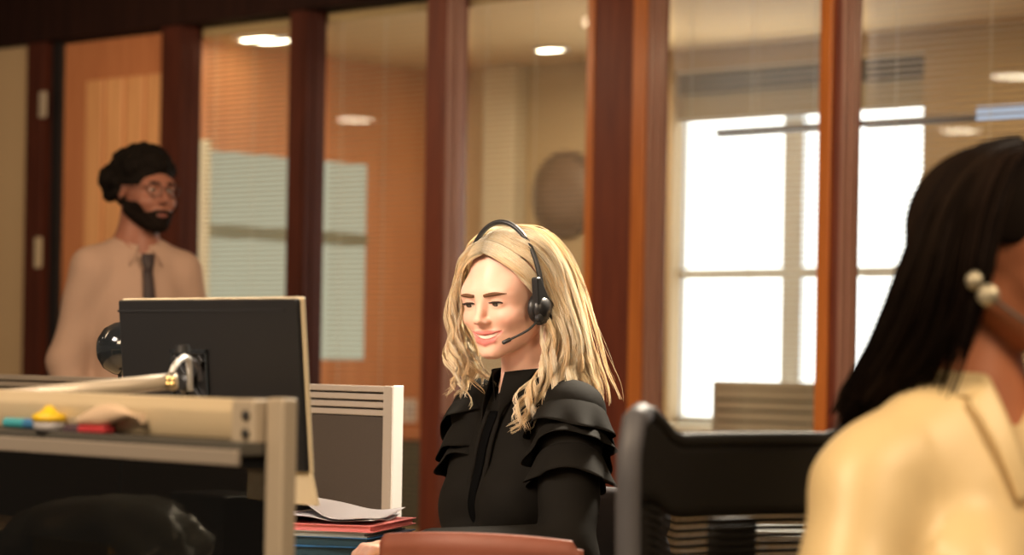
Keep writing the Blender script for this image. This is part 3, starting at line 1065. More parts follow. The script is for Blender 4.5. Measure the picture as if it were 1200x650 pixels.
def brown_back(u, v):
    x = -0.163 + 0.326 * u
    zz = zt2 + 0.001 - 0.010 * (2 * abs(u - 0.47)) ** 2.2 - (0.012 if u > 0.97 or u < 0.012 else 0)
    z = 0.50 + (zz - 0.50) * v
    return (x, 0.03 * (2 * (u - 0.5)) ** 2 - 0.02 * v, z)


MB().grid(brown_back, 40, 12).build('backrest', M['brown_shell'], brown, smooth=True, solid=0.012)
MB().grid(lambda u, v: (-0.19 + 0.38 * u, 0.02 + 0.36 * v, 0.45 - 0.02 * math.sin(math.pi * u) + 0.01 * v), 14, 12).build('seat', M['brown_shell'], brown, smooth=True, solid=0.014)
for sx in (-1, 1):
    MB().tube([(sx * 0.13, 0.0, 0.56), (sx * 0.14, 0.0, 0.44), (sx * 0.17, -0.03, 0.0)], 0.011, 10).build('leg', M['dark_metal'], brown)
    MB().tube([(sx * 0.14, 0.33, 0.44), (sx * 0.17, 0.36, 0.0)], 0.011, 10).build('leg', M['dark_metal'], brown)


def swivel_base(t, seat_z=0.46):
    MB().lathe([(0.028, 0.08), (0.028, 0.25), (0.018, 0.251), (0.018, seat_z - 0.03)], 18).build('gas_column', M['dark_metal'], t)
    for k_ in range(5):
        a = 2 * math.pi * k_ / 5 + 0.3
        cx_, sy = math.cos(a), math.sin(a)
        MB().tube([(0.02 * cx_, 0.02 * sy, 0.105), (0.27 * cx_, 0.27 * sy, 0.075)], [0.026, 0.017], 8).build('base_spoke', M['black_plastic'], t)
        c_ = MB().lathe([(0.010, -0.012), (0.026, -0.011), (0.028, 0.0), (0.026, 0.011), (0.010, 0.012)], 16,
                        Matrix.Translation((0.27 * cx_, 0.27 * sy, 0.028)) @ Matrix.Rotation(a + 1.2, 4, 'Z') @ Matrix.Rotation(R(90), 4, 'X')).build('caster', M['black_plastic'], t)


# black mesh-back chair of the dark-haired woman
FD = FPX / 957.0
fc = P(880, 560, 868)
CHA = 33
mc = thing('mesh_chair', 'black office chair with curved mesh back behind the dark-haired woman', 'chair')
fdir = Vector((math.sin(R(CHA)), -math.cos(R(CHA)), 0))
mc.matrix_world = rotz((fc.x + fdir.x * 0.25, fc.y + fdir.y * 0.25, 0), CHA)


def mb_pt(u, v, off=0.0):
    """u across -1..1, v height 0..1 of the backrest (local, facing -y)"""
    w = 0.255 - 0.02 * (1 - v)
    x = w * u
    y = 0.25 - 0.085 * abs(u) ** 2.2 + 0.02 * math.sin(v * 2.4)
    q_ = min(1.0, max(0.0, (abs(u) - 0.50) / 0.28))
    ztop_ = 0.990 + 0.036 * q_ * q_ * (3 - 2 * q_) - (0.05 * max(0, abs(u) - 0.93) / 0.07)
    z = 0.56 + (ztop_ - 0.56) * v
    return Vector((x, y + off, z))


ring = [mb_pt(-1, v) for v in np.linspace(0, 1, 12)] + [mb_pt(u, 1) for u in np.linspace(-0.94, 0.94, 22)] + [mb_pt(1, v) for v in np.linspace(1, 0, 12)] + [mb_pt(u, 0) for u in np.linspace(0.94, -0.94, 14)]
MB().tube(ring[11:35], 0.011, 12).build('top_rail', M['mesh_black'], mc, smooth=True)
MB().tube(ring[45:] + [ring[0]], 0.013, 12).build('bottom_rail', M['mesh_black'], mc, smooth=True)
MB().tube(ring[:14], 0.016, 12).build('side_rail', M['chair_grey'], mc, smooth=True)
MB().tube(ring[32:46], 0.016, 12).build('side_rail', M['chair_grey'], mc, smooth=True)
MB().grid(lambda u, v: mb_pt(-0.98 + 1.96 * u, 0.76 + 0.235 * v), 24, 6).build('top_band', M['mesh_black'], mc, smooth=True, solid=0.012)
ms = MB()
for q in range(30):
    v0 = 0.03 + 0.73 * q / 30
    v1 = v0 + 0.73 / 30 * 0.72
    ms.grid(lambda u, v, v0=v0, v1=v1: mb_pt(-0.98 + 1.96 * u, v0 + (v1 - v0) * v, 0.003 * math.sin(40 * u + 7 * v0)), 20, 1)
ms.build('mesh_back', M['mesh_black'], mc, smooth=True, solid=0.002)
MB().grid(lambda u, v: mb_pt(-0.14 + 0.28 * u, 0.05 + 0.70 * v, 0.02), 4, 8).build('spine', M['mesh_black'], mc, smooth=True, solid=0.02)
MB().grid(lambda u, v: mb_pt(-0.98 + 0.33 * u, 0.03 + 0.74 * v, 0.004), 5, 8).build('side_panel', M['mesh_black'], mc, smooth=True, solid=0.006)
MB().prism([(-0.24, -0.24), (0.24, -0.24), (0.25, 0.18), (0.20, 0.22), (-0.20, 0.22), (-0.25, 0.18)], 0.43, 0.47).build('seat', M['mesh_black'], mc, bevel=0.018)
MB().tube([(0, 0.12, 0.42), (0, 0.27, 0.45), (0, 0.29, 0.60)], [0.03, 0.03, 0.022], 10).build('back_bracket', M['black_plastic'], mc)
swivel_base(mc)

# grey swivel chair of the blonde woman
WD = FPX / 611.0
NW = PD(618, 448, WD + 0.03)
TY = -56
wch = thing('office_chair', 'dark grey swivel chair the blonde woman sits on', 'chair', rotz((NW.x, NW.y, 0), TY + 20))


def wb_pt(u, v, off=0.0):
    x = 0.21 * u
    y = 0.235 - 0.06 * abs(u) ** 2
    z = 0.52 + 0.32 * v - 0.05 * abs(u) ** 6 * (v > 0.8)
    return Vector((x, y + off, z))


MB().grid(lambda u, v: wb_pt(-1 + 2 * u, v), 16, 12).build('backrest', M['chair_dark'], wch, smooth=True, solid=0.045, sub=1)
MB().prism([(-0.22, -0.24), (0.22, -0.24), (0.23, 0.17), (0.18, 0.21), (-0.18, 0.21), (-0.23, 0.17)], 0.395, 0.445).build('seat', M['chair_grey'], wch, bevel=0.02)
MB().tube([(0, 0.12, 0.40), (0, 0.285, 0.42), (0, 0.275, 0.66)], [0.028, 0.026, 0.02], 10).build('back_bracket', M['black_plastic'], wch)
swivel_base(wch, 0.43)

# ------------------------------------------------------------------ implicit-surface modelling of the people
def nrm(v):
    v = np.asarray(v, float)
    return v / np.linalg.norm(v)


def sd_cap(p, a, b, r1, r2):
    a = np.asarray(a, np.float32)
    b = np.asarray(b, np.float32)
    pa = p - a
    ba = b - a
    h = np.clip(pa @ ba / float(ba @ ba), 0, 1)
    return np.sqrt(((pa - h[:, None] * ba) ** 2).sum(1)) - (r1 + (r2 - r1) * h)


def sd_ell(p, c, r, rot=None):
    q = p - np.asarray(c, np.float32)
    if rot is not None:
        q = q @ rot
    r = np.asarray(r, np.float32)
    k0 = np.sqrt(((q / r) ** 2).sum(1))
    k1 = np.sqrt(((q / (r * r)) ** 2).sum(1)) + 1e-9
    return k0 * (k0 - 1.0) / k1


def smin(a, b, k):
    h = np.maximum(k - np.abs(a - b), 0) / k
    return np.minimum(a, b) - h * h * k * 0.25


def smax(a, b, k):
    return -smin(-a, -b, k)


def axis(lo, hi, coarse, fine=()):
    pts = [lo]
    x = lo
    while x < hi:
        st = coarse
        for (a, b, f) in fine:
            if a <= x <= b:
                st = min(st, f)
            elif x < a and x + st > a:
                st = min(st, max(f, a - x))
        x += st
        pts.append(x)
    return np.array(pts, np.float32)


def mesh_sdf(fn, xs, ys, zs, blk=10, lip=1.6):
    nx, ny, nz = len(xs), len(ys), len(zs)
    F = np.full((nx, ny, nz), 1.0, np.float32)
    bi = [(i, min(i + blk, n_)) for n_ in (nx,) for i in range(0, n_, blk)]
    bj = [(i, min(i + blk, ny)) for i in range(0, ny, blk)]
    bk_ = [(i, min(i + blk, nz)) for i in range(0, nz, blk)]
    blocks, cen, rad = [], [], []
    for i in bi:
        for j in bj:
            for k in bk_:
                lo = np.array((xs[i[0]], ys[j[0]], zs[k[0]]))
                hi = np.array((xs[i[1] - 1], ys[j[1] - 1], zs[k[1] - 1]))
                blocks.append((i, j, k))
                cen.append((lo + hi) / 2)
                rad.append(np.linalg.norm(hi - lo) / 2)
    cen = np.array(cen, np.float32)
    rad = np.array(rad, np.float32)
    fc_ = fn(cen)
    act = np.abs(fc_) < rad * lip + 0.03
    todo = []
    cnt = 0

    def flush():
        nonlocal todo, cnt
        if not todo:
            return
        pts = []
        for (i, j, k) in todo:
            g_ = np.meshgrid(xs[i[0]:i[1]], ys[j[0]:j[1]], zs[k[0]:k[1]], indexing='ij')
            pts.append(np.stack([q.ravel() for q in g_], 1))
        v = fn(np.concatenate(pts).astype(np.float32))
        o_ = 0
        for (i, j, k) in todo:
            sh = (i[1] - i[0], j[1] - j[0], k[1] - k[0])
            n_ = sh[0] * sh[1] * sh[2]
            F[i[0]:i[1], j[0]:j[1], k[0]:k[1]] = v[o_:o_ + n_].reshape(sh)
            o_ += n_
        todo, cnt = [], 0

    for q, (i, j, k) in enumerate(blocks):
        if act[q]:
            todo.append((i, j, k))
            cnt += 1
            if cnt >= 250:
                flush()
        else:
            F[i[0]:i[1], j[0]:j[1], k[0]:k[1]] = fc_[q]
    flush()
    # surface nets
    S = F < 0
    c = S[:-1, :-1, :-1].astype(np.int8)
    tot = np.zeros_like(c)
    for dx in (0, 1):
        for dy in (0, 1):
            for dz in (0, 1):
                tot += S[dx:nx - 1 + dx, dy:ny - 1 + dy, dz:nz - 1 + dz]
    ac = np.argwhere((tot > 0) & (tot < 8))
    I, J, K = ac.T
    idx = np.full((nx - 1, ny - 1, nz - 1), -1, np.int64)
    idx[I, J, K] = np.arange(len(ac))
    acc = np.zeros((len(ac), 3), np.float64)
    cn = np.zeros(len(ac))
    cor = [(dx, dy, dz) for dx in (0, 1) for dy in (0, 1) for dz in (0, 1)]
    vals = {q: F[I + q[0], J + q[1], K + q[2]] for q in cor}
    pos = {q: np.stack([xs[I + q[0]], ys[J + q[1]], zs[K + q[2]]], 1) for q in cor}
    for a in cor:
        for ax_ in range(3):
            if a[ax_] == 0:
                b = list(a)
                b[ax_] = 1
                b = tuple(b)
                fa, fb = vals[a], vals[b]
                mk_ = (fa < 0) != (fb < 0)
                t = fa[mk_] / (fa[mk_] - fb[mk_])
                acc[mk_] += pos[a][mk_] + (pos[b][mk_] - pos[a][mk_]) * t[:, None]
                cn[mk_] += 1
    V = acc / cn[:, None]
    faces = []
    for ax_ in range(3):
        sl0 = [slice(1, -1)] * 3
        sl0[ax_] = slice(0, -1)
        sl1 = [slice(1, -1)] * 3
        sl1[ax_] = slice(1, None)
        s0_, s1_ = S[tuple(sl0)], S[tuple(sl1)]
        e = np.argwhere(s0_ != s1_)
        if len(e) == 0:
            continue
        flip = s0_[tuple(e.T)]
        e = e.copy()
        for q in range(3):
            if q != ax_:
                e[:, q] += 1
        b_, c_ = [(1, 2), (2, 0), (0, 1)][ax_]

        def cell(db, dc):
            z_ = e.copy()
            z_[:, b_] += db
            z_[:, c_] += dc
            return idx[z_[:, 0], z_[:, 1], z_[:, 2]]
        q = np.stack([cell(-1, -1), cell(0, -1), cell(0, 0), cell(-1, 0)], 1)
        q[~flip] = q[~flip][:, ::-1]
        faces.append(q)
    Fq = np.concatenate(faces)
    Fq = Fq[(Fq >= 0).all(1)]
    return V, Fq


def np_mesh(name, V, Fq, material, parent, tint=None):
    me = bpy.data.meshes.new(name)
    nv, nf = len(V), len(Fq)
    k = Fq.shape[1]
    me.vertices.add(nv)
    me.vertices.foreach_set('co', np.ascontiguousarray(V, np.float32).ravel())
    me.loops.add(nf * k)
    me.loops.foreach_set('vertex_index', np.ascontiguousarray(Fq, np.int32).ravel())
    me.polygons.add(nf)
    me.polygons.foreach_set('loop_start', np.arange(0, nf * k, k, dtype=np.int32))
    me.polygons.foreach_set('use_smooth', np.ones(nf, bool))
    me.update(calc_edges=True)
    me.materials.append(material)
    if tint is not None:
        at = me.color_attributes.new('tint', 'FLOAT_COLOR', 'POINT')
        c = np.ones((nv, 4), np.float32)
        c[:, :3] = tint
        at.data.foreach_set('color', c.ravel())
    o = bpy.data.objects.new(name, me)
    COL.objects.link(o)
    o.parent = parent
    return o


def sm3(mat4):
    m = np.array(mat4)
    return m[:3, :3].astype(np.float32), m[:3, 3].astype(np.float32)


class Head:
    """head in its own frame: face towards -y, +x its left, origin between the ears at eye level"""

    def __init__(self, H, smile=0.0, male=False, lidopen=0.0042, zs=1.0):
        self.H = H
        self.Rm, self.t = sm3(H)
        self.smile = smile
        self.male = male
        self.lid = lidopen
        self.zs = zs

    def local(self, p):
        q = (p - self.t) @ self.Rm
        if self.zs != 1.0:
            z = q[:, 2]
            q[:, 2] = np.where(z < -0.012, (z + 0.012) / self.zs - 0.012, z)
        return q

    def out(self, q):
        q = np.array(q, np.float32)
        if self.zs != 1.0:
            z = q[:, 2]
            q[:, 2] = np.where(z < -0.012, (z + 0.012) * self.zs - 0.012, z)
        return q @ self.Rm.T + self.t

    def f(self, p):
        q = self.local(p)
        ax_ = np.abs(q[:, 0])
        s = np.stack([ax_, q[:, 1], q[:, 2]], 1)
        ml = self.male
        d = sd_ell(s, (0, 0.012, 0.032), (0.073, 0.096, 0.086))
        d = smin(d, sd_ell(s, (0, -0.036, -0.030), (0.0625, 0.056, 0.082)), 0.03)
        jw = 0.050 if not ml else 0.054
        d = smin(d, sd_cap(s, (jw, -0.004, -0.058), (0.010, -0.076, -0.100), 0.017, 0.015 if not ml else 0.018), 0.03)
        d = smin(d, sd_ell(s, (0, -0.080, -0.101), (0.017, 0.016, 0.014)), 0.015)
        d = smin(d, sd_ell(s, (0.037, -0.064, -0.036 + 0.005 * self.smile), (0.024, 0.024 + 0.002 * self.smile, 0.021)), 0.022)
        d = smin(d, sd_ell(s, (0.022, -0.080, 0.019), (0.025, 0.010, 0.008)), 0.03)
        if not ml:
            d = smin(d, sd_ell(s, (0.0445, -0.050, 0.016), (0.018, 0.024, 0.026)), 0.02)
        # eye sockets
        d = smax(d, -sd_ell(s, (0.030, -0.1035, 0.001), (0.018, 0.0125 if not ml else 0.015, 0.010)), 0.012)
        # nose
        d = smin(d, sd_cap(s, (0, -0.088, 0.010), (0, -0.108 + (0.002 if ml else 0) * -1, -0.028), 0.0065, 0.0085), 0.012)
        d = smin(d, sd_ell(s, (0, -0.1085, -0.031), (0.0098, 0.0090, 0.0080)), 0.006)
        d = smin(d, sd_ell(s, (0.0115, -0.099, -0.0345), (0.0065, 0.0085, 0.0065)), 0.006)
        d = smax(d, -sd_ell(s, (0.0062, -0.104, -0.0405), (0.0028, 0.0042, 0.003)), 0.003)
        # mouth mound and lips
        d = smin(d, sd_ell(s, (0, -0.076, -0.070), (0.030, 0.020 - 0.004 * self.smile, 0.020)), 0.02)
        sm = self.smile
        a0, a1, am, b0, b1, c0 = self.lips()
        r_ = 0.0042 - 0.0008 * sm
        up = smin(sd_cap(s, a0, am, r_, r_), sd_cap(s, am, c0, r_, 0.0016), 0.003)
        lo = smin(sd_cap(s, b0, b1, 0.0052 + 0.0014 * sm, 0.0048 + 0.0010 * sm), sd_cap(s, b1, c0, 0.0046 + 0.0006 * sm, 0.0016), 0.003)
        d = smin(d, up, 0.005)
        d = smin(d, lo, 0.005)
        # gap between the lips
        m0 = ((a0 + b0) / 2) + np.array((0, -0.003, 0.0008))
        m1 = ((am + b1) / 2) + np.array((0, -0.003, 0.0008))
        gr = 0.0010 + 0.0046 * sm
        gap = smin(sd_cap(s, m0, m1, gr, gr * 0.95), sd_cap(s, m1, c0 + np.array((-0.002, -0.003, 0)), gr * 0.95, 0.0008), 0.002)
        d = smax(d, -gap, 0.002)
        if sm > 0.5:
            # smile lines beside the nose
            fold = sd_cap(s, (0.023, -0.1015, -0.045), (0.042, -0.087, -0.066), 0.0016, 0.0026)
            d = smax(d, -fold, 0.009)
        # eyelids over the eyeball, then the opening
        d = smin(d, sd_ell(s, (0.031, -0.0785, 0.000), (0.0150, 0.0137, 0.0137)), 0.004)
        opn = sd_ell(s, (0.031, -0.0935, -0.0012), (0.0132, 0.0100, self.lid))
        d = smax(d, -opn, 0.0016)
        # ears
        d = smin(d, sd_ell(s, (0.074, 0.012, -0.004), (0.007, 0.017, 0.029)), 0.006)
        d = smax(d, -sd_ell(s, (0.082, 0.008, 0.000), (0.005, 0.009, 0.016)), 0.005)
        return d

    def lips(self):
        sm = self.smile
        c0 = np.array((0.022 + 0.0135 * sm, -0.0845 + 0.0045 * sm, -0.0715 + 0.0135 * sm))
        a0 = np.array((0, -0.0965 + 0.002 * sm, -0.0665 + 0.0055 * sm))
        am = np.array((0.010 + 0.008 * sm, -0.0945 + 0.0032 * sm, -0.0660 + 0.0062 * sm))
        lz = -0.0775 - 0.0038 * sm
        b0 = np.array((0, -0.0950 + 0.0015 * sm, lz))
        b1 = np.array((0.011 + 0.006 * sm, -0.0925 + 0.0028 * sm, lz + 0.0015 + 0.003 * sm))
        return a0, None, am, b0, b1, c0

    def lipmask(self, p):
        q = self.local(p)
        s = np.stack([np.abs(q[:, 0]), q[:, 1], q[:, 2]], 1)
        a0, _, am, b0, b1, c0 = self.lips()
        r_ = 0.0062 - 0.0006 * self.smile
        a = np.minimum(sd_cap(s, a0, am, r_, r_), sd_cap(s, am, c0, r_, 0.0020))
        b = np.minimum(sd_cap(s, b0, b1, 0.0078, 0.0072), sd_cap(s, b1, c0, 0.0066, 0.0026))
        return np.clip(0.5 - np.minimum(a, b) / 0.0016, 0, 1)

    def surf(self, x, z, y0=-0.16):
        """march from the front onto the face at local x, z"""
        y = y0
        for _ in range(60):
            d = float(self.f(self.out(np.array([[x, y, z]])))[0])
            if d < 0.0002:
                break
            y += d * 0.8
        return y


def arm_sdf(p, sh, el, wr, r=(0.048, 0.040, 0.028)):
    d = sd_cap(p, sh, el, r[0], r[1])
    return smin(d, sd_cap(p, el, wr, r[1] * 0.98, r[2]), 0.02)


def hand_caps(wr, fwd, back, thumb, curl=0.5, k=1.0):
    """capsules of a hand: wrist point, finger direction, back-of-hand normal, thumb side"""
    wr, fwd, back, thumb = np.asarray(wr, float), nrm(fwd), nrm(back), nrm(thumb)
    caps = []
    for off, r1, r2 in ((0.026, 0.013, 0.0105), (0.009, 0.014, 0.011), (-0.009, 0.0135, 0.0105), (-0.024, 0.012, 0.0095)):
        caps.append((wr + fwd * 0.005 + thumb * off * 0.55, wr + fwd * 0.082 * k + thumb * off, r1, r2))
    lens = ((0.026, 0.070), (0.009, 0.079), (-0.009, 0.073), (-0.024, 0.058))
    for off, L in lens:
        p = wr + fwd * 0.082 * k + thumb * off
        ang = 0.25 * curl
        for q, fr_ in enumerate((0.45, 0.30, 0.25)):
            dr = fwd * math.cos(ang) - back * math.sin(ang)
            n_ = p + dr * L * fr_ * k
            caps.append((p, n_, 0.0088 - 0.0009 * q, 0.0080 - 0.0010 * q))
            p = n_
            ang += 0.75 * curl
    p = wr + fwd * 0.02 + thumb * 0.022
    d1 = nrm(fwd * 0.75 + thumb * 0.75 - back * 0.25)
    d2 = nrm(fwd * 0.95 + thumb * 0.3 - back * 0.3)
    p2 = p + d1 * 0.042 * k
    p3 = p2 + d2 * 0.032 * k
    p4 = p3 + nrm(d2 - back * 0.1) * 0.026 * k
    caps += [(p, p2, 0.014, 0.011), (p2, p3, 0.0105, 0.0092), (p3, p4, 0.0092, 0.0075)]
    return caps


def hand_sdf(p, caps):
    d = sd_cap(p, *caps[0])
    for c in caps[1:4]:
        d = smin(d, sd_cap(p, *c), 0.012)
    for c in caps[4:]:
        d = smin(d, sd_cap(p, *c), 0.004)
    return d


class Person:
    def __init__(self, name, label, root_loc, yaw, neck_z, head_world, head_yaw, pitch=0, roll=0, smile=0.0, male=False, lid=0.0042,
                 shw=0.165, zs=1.0):
        self.root = thing(name, label, 'person', rotz(root_loc, yaw))
        self.M = self.root.matrix_world.copy()
        self.inv = self.M.inverted()
        self.nz = neck_z
        hl = self.inv @ Vector(head_world)
        self.H = Matrix.Translation(hl) @ Matrix.Rotation(R(head_yaw - yaw), 4, 'Z') @ Matrix.Rotation(R(pitch), 4, 'X') @ Matrix.Rotation(R(roll), 4, 'Y')
        self.head = Head(self.H, smile, male, lid, zs)
        self.hl = np.array(hl, np.float32)
        self.shw = shw
        self.male = male

    def loc(self, w):
        return np.array(self.inv @ Vector(w), np.float32)

    def neck(self, p):
        h = self.head
        top = h.out(np.array([[0, 0.022, -0.045]]))[0]
        r = 0.047 if not self.male else 0.056
        d = sd_cap(p, top, (0, 0.012, self.nz - 0.01), r, r + 0.004)
        return smin(d, sd_cap(p, (0, 0.02, self.nz - 0.02), (0, 0.01, self.nz - 0.10), r + 0.006, 0.09), 0.05)


def skin_tint(pts, base, lip, person, blush=None):
    c = np.tile(np.array(base, np.float32), (len(pts), 1))
    m = person.head.lipmask(pts)[:, None]
    if blush is not None:
        q = person.head.local(pts)
        b = np.exp(-(((np.abs(q[:, 0]) - 0.043) / 0.02) ** 2 + ((q[:, 2] + 0.032) / 0.018) ** 2 + ((q[:, 1] + 0.07) / 0.04) ** 2))[:, None]
        c = c * (1 - 0.55 * b) + np.array(blush, np.float32) * 0.55 * b
    return c * (1 - m) + np.array(lip, np.float32) * m


def face_parts(pr, parent, brow_mat, brow_r=0.0022, look=(0.0, 0.0), lashes=True, teeth=False, browz=0.0):
    h = pr.head
    T = lambda q: h.out(np.array([q]))[0]
    for sx in (-1, 1):
        c = np.array((sx * 0.031, -0.0785, 0.0))
        mw_l = Matrix(pr.H) @ Matrix.Translation(c)
        ev = MB().lathe([(0.0126 * math.sin(a), -0.0126 * math.cos(a)) for a in np.linspace(0.02, math.pi - 0.02, 16)], 24, mw_l).build('eyeball', M['eye_white'], parent, smooth=True)
        d = nrm((look[0], -1, look[1]))
        rotm = Vector(d).to_track_quat('Z', 'Y').to_matrix().to_4x4()
        MB().lathe([(0.0066 * 1.0, 0.0112), (0.0060, 0.0122), (0.003, 0.0131), (0.0003, 0.0133)], 20, mw_l @ rotm).build('iris', M['iris'], parent, smooth=True)
        if lashes:
            pts, rad = [], []
            for t in np.linspace(-1, 1, 13):
                x = sx * 0.031 + t * 0.0135
                z = -0.0012 + pr.head.lid * math.sqrt(max(0, 1 - t * t)) * 1.0 + 0.0003
                y = -0.0785 - 0.0140 * math.sqrt(max(0.0, 1 - (t * 0.0135 / 0.0150) ** 2 - (z / 0.0137) ** 2)) - 0.0006
                pts.append(T((x, y, z)))
                rad.append(0.0014 + 0.0007 * (1 - t * t))
            l_ = MB().tube(pts, rad, 6)
            for t in np.linspace(-0.9, 0.95, 16):
                tt = t * sx
                x = sx * 0.031 + tt * 0.0135
                z = -0.0012 + pr.head.lid * math.sqrt(max(0, 1 - tt * tt))
                y = -0.0785 - 0.0140 * math.sqrt(max(0.0, 1 - (tt * 0.0135 / 0.0150) ** 2 - (z / 0.0137) ** 2)) - 0.0004
                l_.tube([T((x, y, z)), T((x + tt * 0.001, y - 0.0035, z + 0.0002)), T((x + tt * 0.003, y - 0.0060, z + 0.0018))], [0.0007, 0.0006, 0.0002], 4)
            l_.build('eyelashes', M['lash'], parent)
        # eyebrow
        pts, rad = [], []
        for t in np.linspace(0, 1, 12):
            x = sx * (0.011 + (0.037 if pr.male else 0.043) * t)
            z = 0.0185 + browz + (0.0050 * math.sin(t * 2.2) - 0.002 * t if pr.male else 0.0030 + 0.0022 * math.sin(t * 2.9))
            y = h.surf(x, z) + 0.0010
            pts.append(T((x, y, z)))
            rad.append(brow_r * (0.9 + 0.4 * math.sin(t * 3.0)) * (1 - 0.75 * t ** 3))
        MB().tube(pts, rad, 8, flat=1.0).build('eyebrow', brow_mat, parent, smooth=True)
    if teeth:
        def tf(u, v):
            x = -0.031 + 0.062 * u
            k_ = (abs(x) / 0.031) ** 2
            z = -0.0598 - 0.0130 * v * (1 - 0.45 * k_) + 0.0055 * k_
            y = -0.0922 + 0.0115 * k_ - 0.0004 * abs(math.sin(u * 25))
            return T((x, y, z))
        MB().grid(tf, 40, 4).build('teeth', M['teeth'], parent, smooth=True, solid=0.002)


def catmull(pts, n):
    pts = np.asarray(pts, float)
    m = len(pts)
    t = np.linspace(0, m - 1, n)
    i = np.clip(np.floor(t).astype(int), 0, m - 2)
    f_ = (t - i)[:, None]
    g_ = lambda k: pts[np.clip(k, 0, m - 1)]
    p0, p1, p2, p3 = g_(i - 1), g_(i), g_(i + 1), g_(i + 2)
    return 0.5 * (2 * p1 + (p2 - p0) * f_ + (2 * p0 - 5 * p1 + 4 * p2 - p3) * f_ ** 2 + (3 * p1 - p0 - 3 * p2 + p3) * f_ ** 3)


def strands(name, groups, material, parent, palette, root_dark=0.7, nseg=26, sides=3, push=None, wave=(0.006, 2.2)):
    """groups: list of dict(guides=[polyline...], n=count, r=radius, jit, wave amp). Tapered tubes, one mesh."""
    allV, allF, allC = [], [], []
    base = 0
    pal = np.array(palette, np.float32)
    for g_ in groups:
        gd = [catmull(q, nseg) for q in g_['guides']]
        ng = len(gd)
        clumps = []
        nc = g_.get('clumps', 24)
        for _ in range(nc):
            u = rng.uniform(0, ng - 1) if ng > 1 else 0
            clumps.append((u, rng.uniform(0, 6.28), rng.uniform(0.75, 1.25), rng.normal(0, 1, 3), rng.uniform(0.8, 1.2), pal[rng.integers(len(pal))] * rng.uniform(0.8, 1.1)))
        tt = np.linspace(0, 1, nseg)
        for s_ in range(g_['n']):
            cu, ph, fq, cj, am, cc0 = clumps[rng.integers(nc)]
            conv = g_.get('conv', 0.0)
            shr = 1 - conv * np.clip((tt - 0.15) / 0.6, 0, 1) ** 1.2
            u = np.clip(cu + rng.normal(0, g_.get('spread', 0.10)) * shr, 0, ng - 1.0001)
            i = np.minimum(u.astype(int), ng - 2)
            f_ = (u - i)[:, None]
            GD = np.array(gd)
            ar = np.arange(nseg)
            c = GD[i, ar] * (1 - f_) + GD[i + 1, ar] * f_
            jit = g_.get('jit', 0.004)
            tgt_ = cj * jit * 1.2 + rng.normal(0, 1, 3) * jit * 0.55
            c = c + cj[None, :] * jit * (0.3 + 1.3 * tt[:, None]) + (tgt_ - cj * jit * 1.2)[None, :] * (0.35 + 0.65 * tt[:, None] ** 0.8) * shr[:, None]
            amp = g_.get('wave', wave[0]) * am * (tt ** g_.get('wpow', 1.5))
            frq = g_.get('freq', wave[1]) * fq
            a = 2 * math.pi * frq * tt + ph + rng.normal(0, 0.25)
            c[:, 0] += amp * np.cos(a)
            c[:, 1] += amp * 0.8 * np.sin(a)
            c[:, 2] += amp * 0.25 * np.sin(a * 1.1)
            L = rng.uniform(g_.get('lmin', 0.8), 1.0)
            if L < 0.999:
                c = np.stack([np.interp(tt * L, tt, c[:, q]) for q in range(3)], 1)
            if push is not None:
                c = push(c)
            T_ = np.gradient(c, axis=0)
            T_ /= np.linalg.norm(T_, axis=1)[:, None] + 1e-9
            ref = np.array((0.3, -0.8, 0.5))
            N_ = np.cross(T_, ref)
            N_ /= np.linalg.norm(N_, axis=1)[:, None] + 1e-9
            B_ = np.cross(T_, N_)
            r_ = g_['r'] * rng.uniform(0.7, 1.25) * (1 - 0.72 * tt ** 3)
            an = np.arange(sides) * 2 * math.pi / sides
            ringp = c[:, None, :] + r_[:, None, None] * (np.cos(an)[None, :, None] * N_[:, None, :] + np.sin(an)[None, :, None] * B_[:, None, :])
            allV.append(ringp.reshape(-1, 3))
            ii = np.arange(nseg - 1)[:, None] * sides
            kk = np.arange(sides)[None, :]
            k2 = (kk + 1) % sides
            q = np.stack([ii + kk, ii + k2, ii + sides + k2, ii + sides + kk], -1).reshape(-1, 4) + base
            allF.append(q)
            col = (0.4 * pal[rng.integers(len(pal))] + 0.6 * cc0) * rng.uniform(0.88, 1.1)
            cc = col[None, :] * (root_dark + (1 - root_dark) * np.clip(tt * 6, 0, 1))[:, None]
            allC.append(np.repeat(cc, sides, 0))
            base += nseg * sides
    return np_mesh(name, np.concatenate(allV), np.concatenate(allF), material, parent, np.concatenate(allC))


def legs_seated(p, nz, wid=0.09):
    """thighs, shins; local frame facing -y, floor z=0"""
    s = np.stack([np.abs(p[:, 0]), p[:, 1], p[:, 2]], 1)
    hz_ = nz - 0.53
    d = sd_ell(s, (0, 0.03, hz_ + 0.02), (0.165, 0.115, 0.10))
    d = smin(d, sd_cap(s, (wid, 0.0, hz_ - 0.005), (wid + 0.01, -0.40, hz_ - 0.01), 0.076, 0.054), 0.04)
    d = smin(d, sd_cap(s, (wid + 0.01, -0.40, hz_ - 0.01), (wid + 0.01, -0.36, 0.08), 0.053, 0.034), 0.03)
    return d


def shoe_mesh(x, y, parent, z=0.0):
    MB().grid(lambda u, v: (x + (0.036 + 0.008 * math.sin(u * 3.1)) * math.cos(2 * math.pi * v) * math.sin(math.pi * (0.04 + 0.92 * u)) ** 0.4,
                            y + 0.07 - 0.24 * u,
                            z + 0.002 + (0.035 + 0.035 * (1 - u) ** 2) * (1 + math.sin(2 * math.pi * v)) * math.sin(math.pi * (0.04 + 0.92 * u)) ** 0.4), 14, 14).build('shoe', M['shoe'], parent, smooth=True)

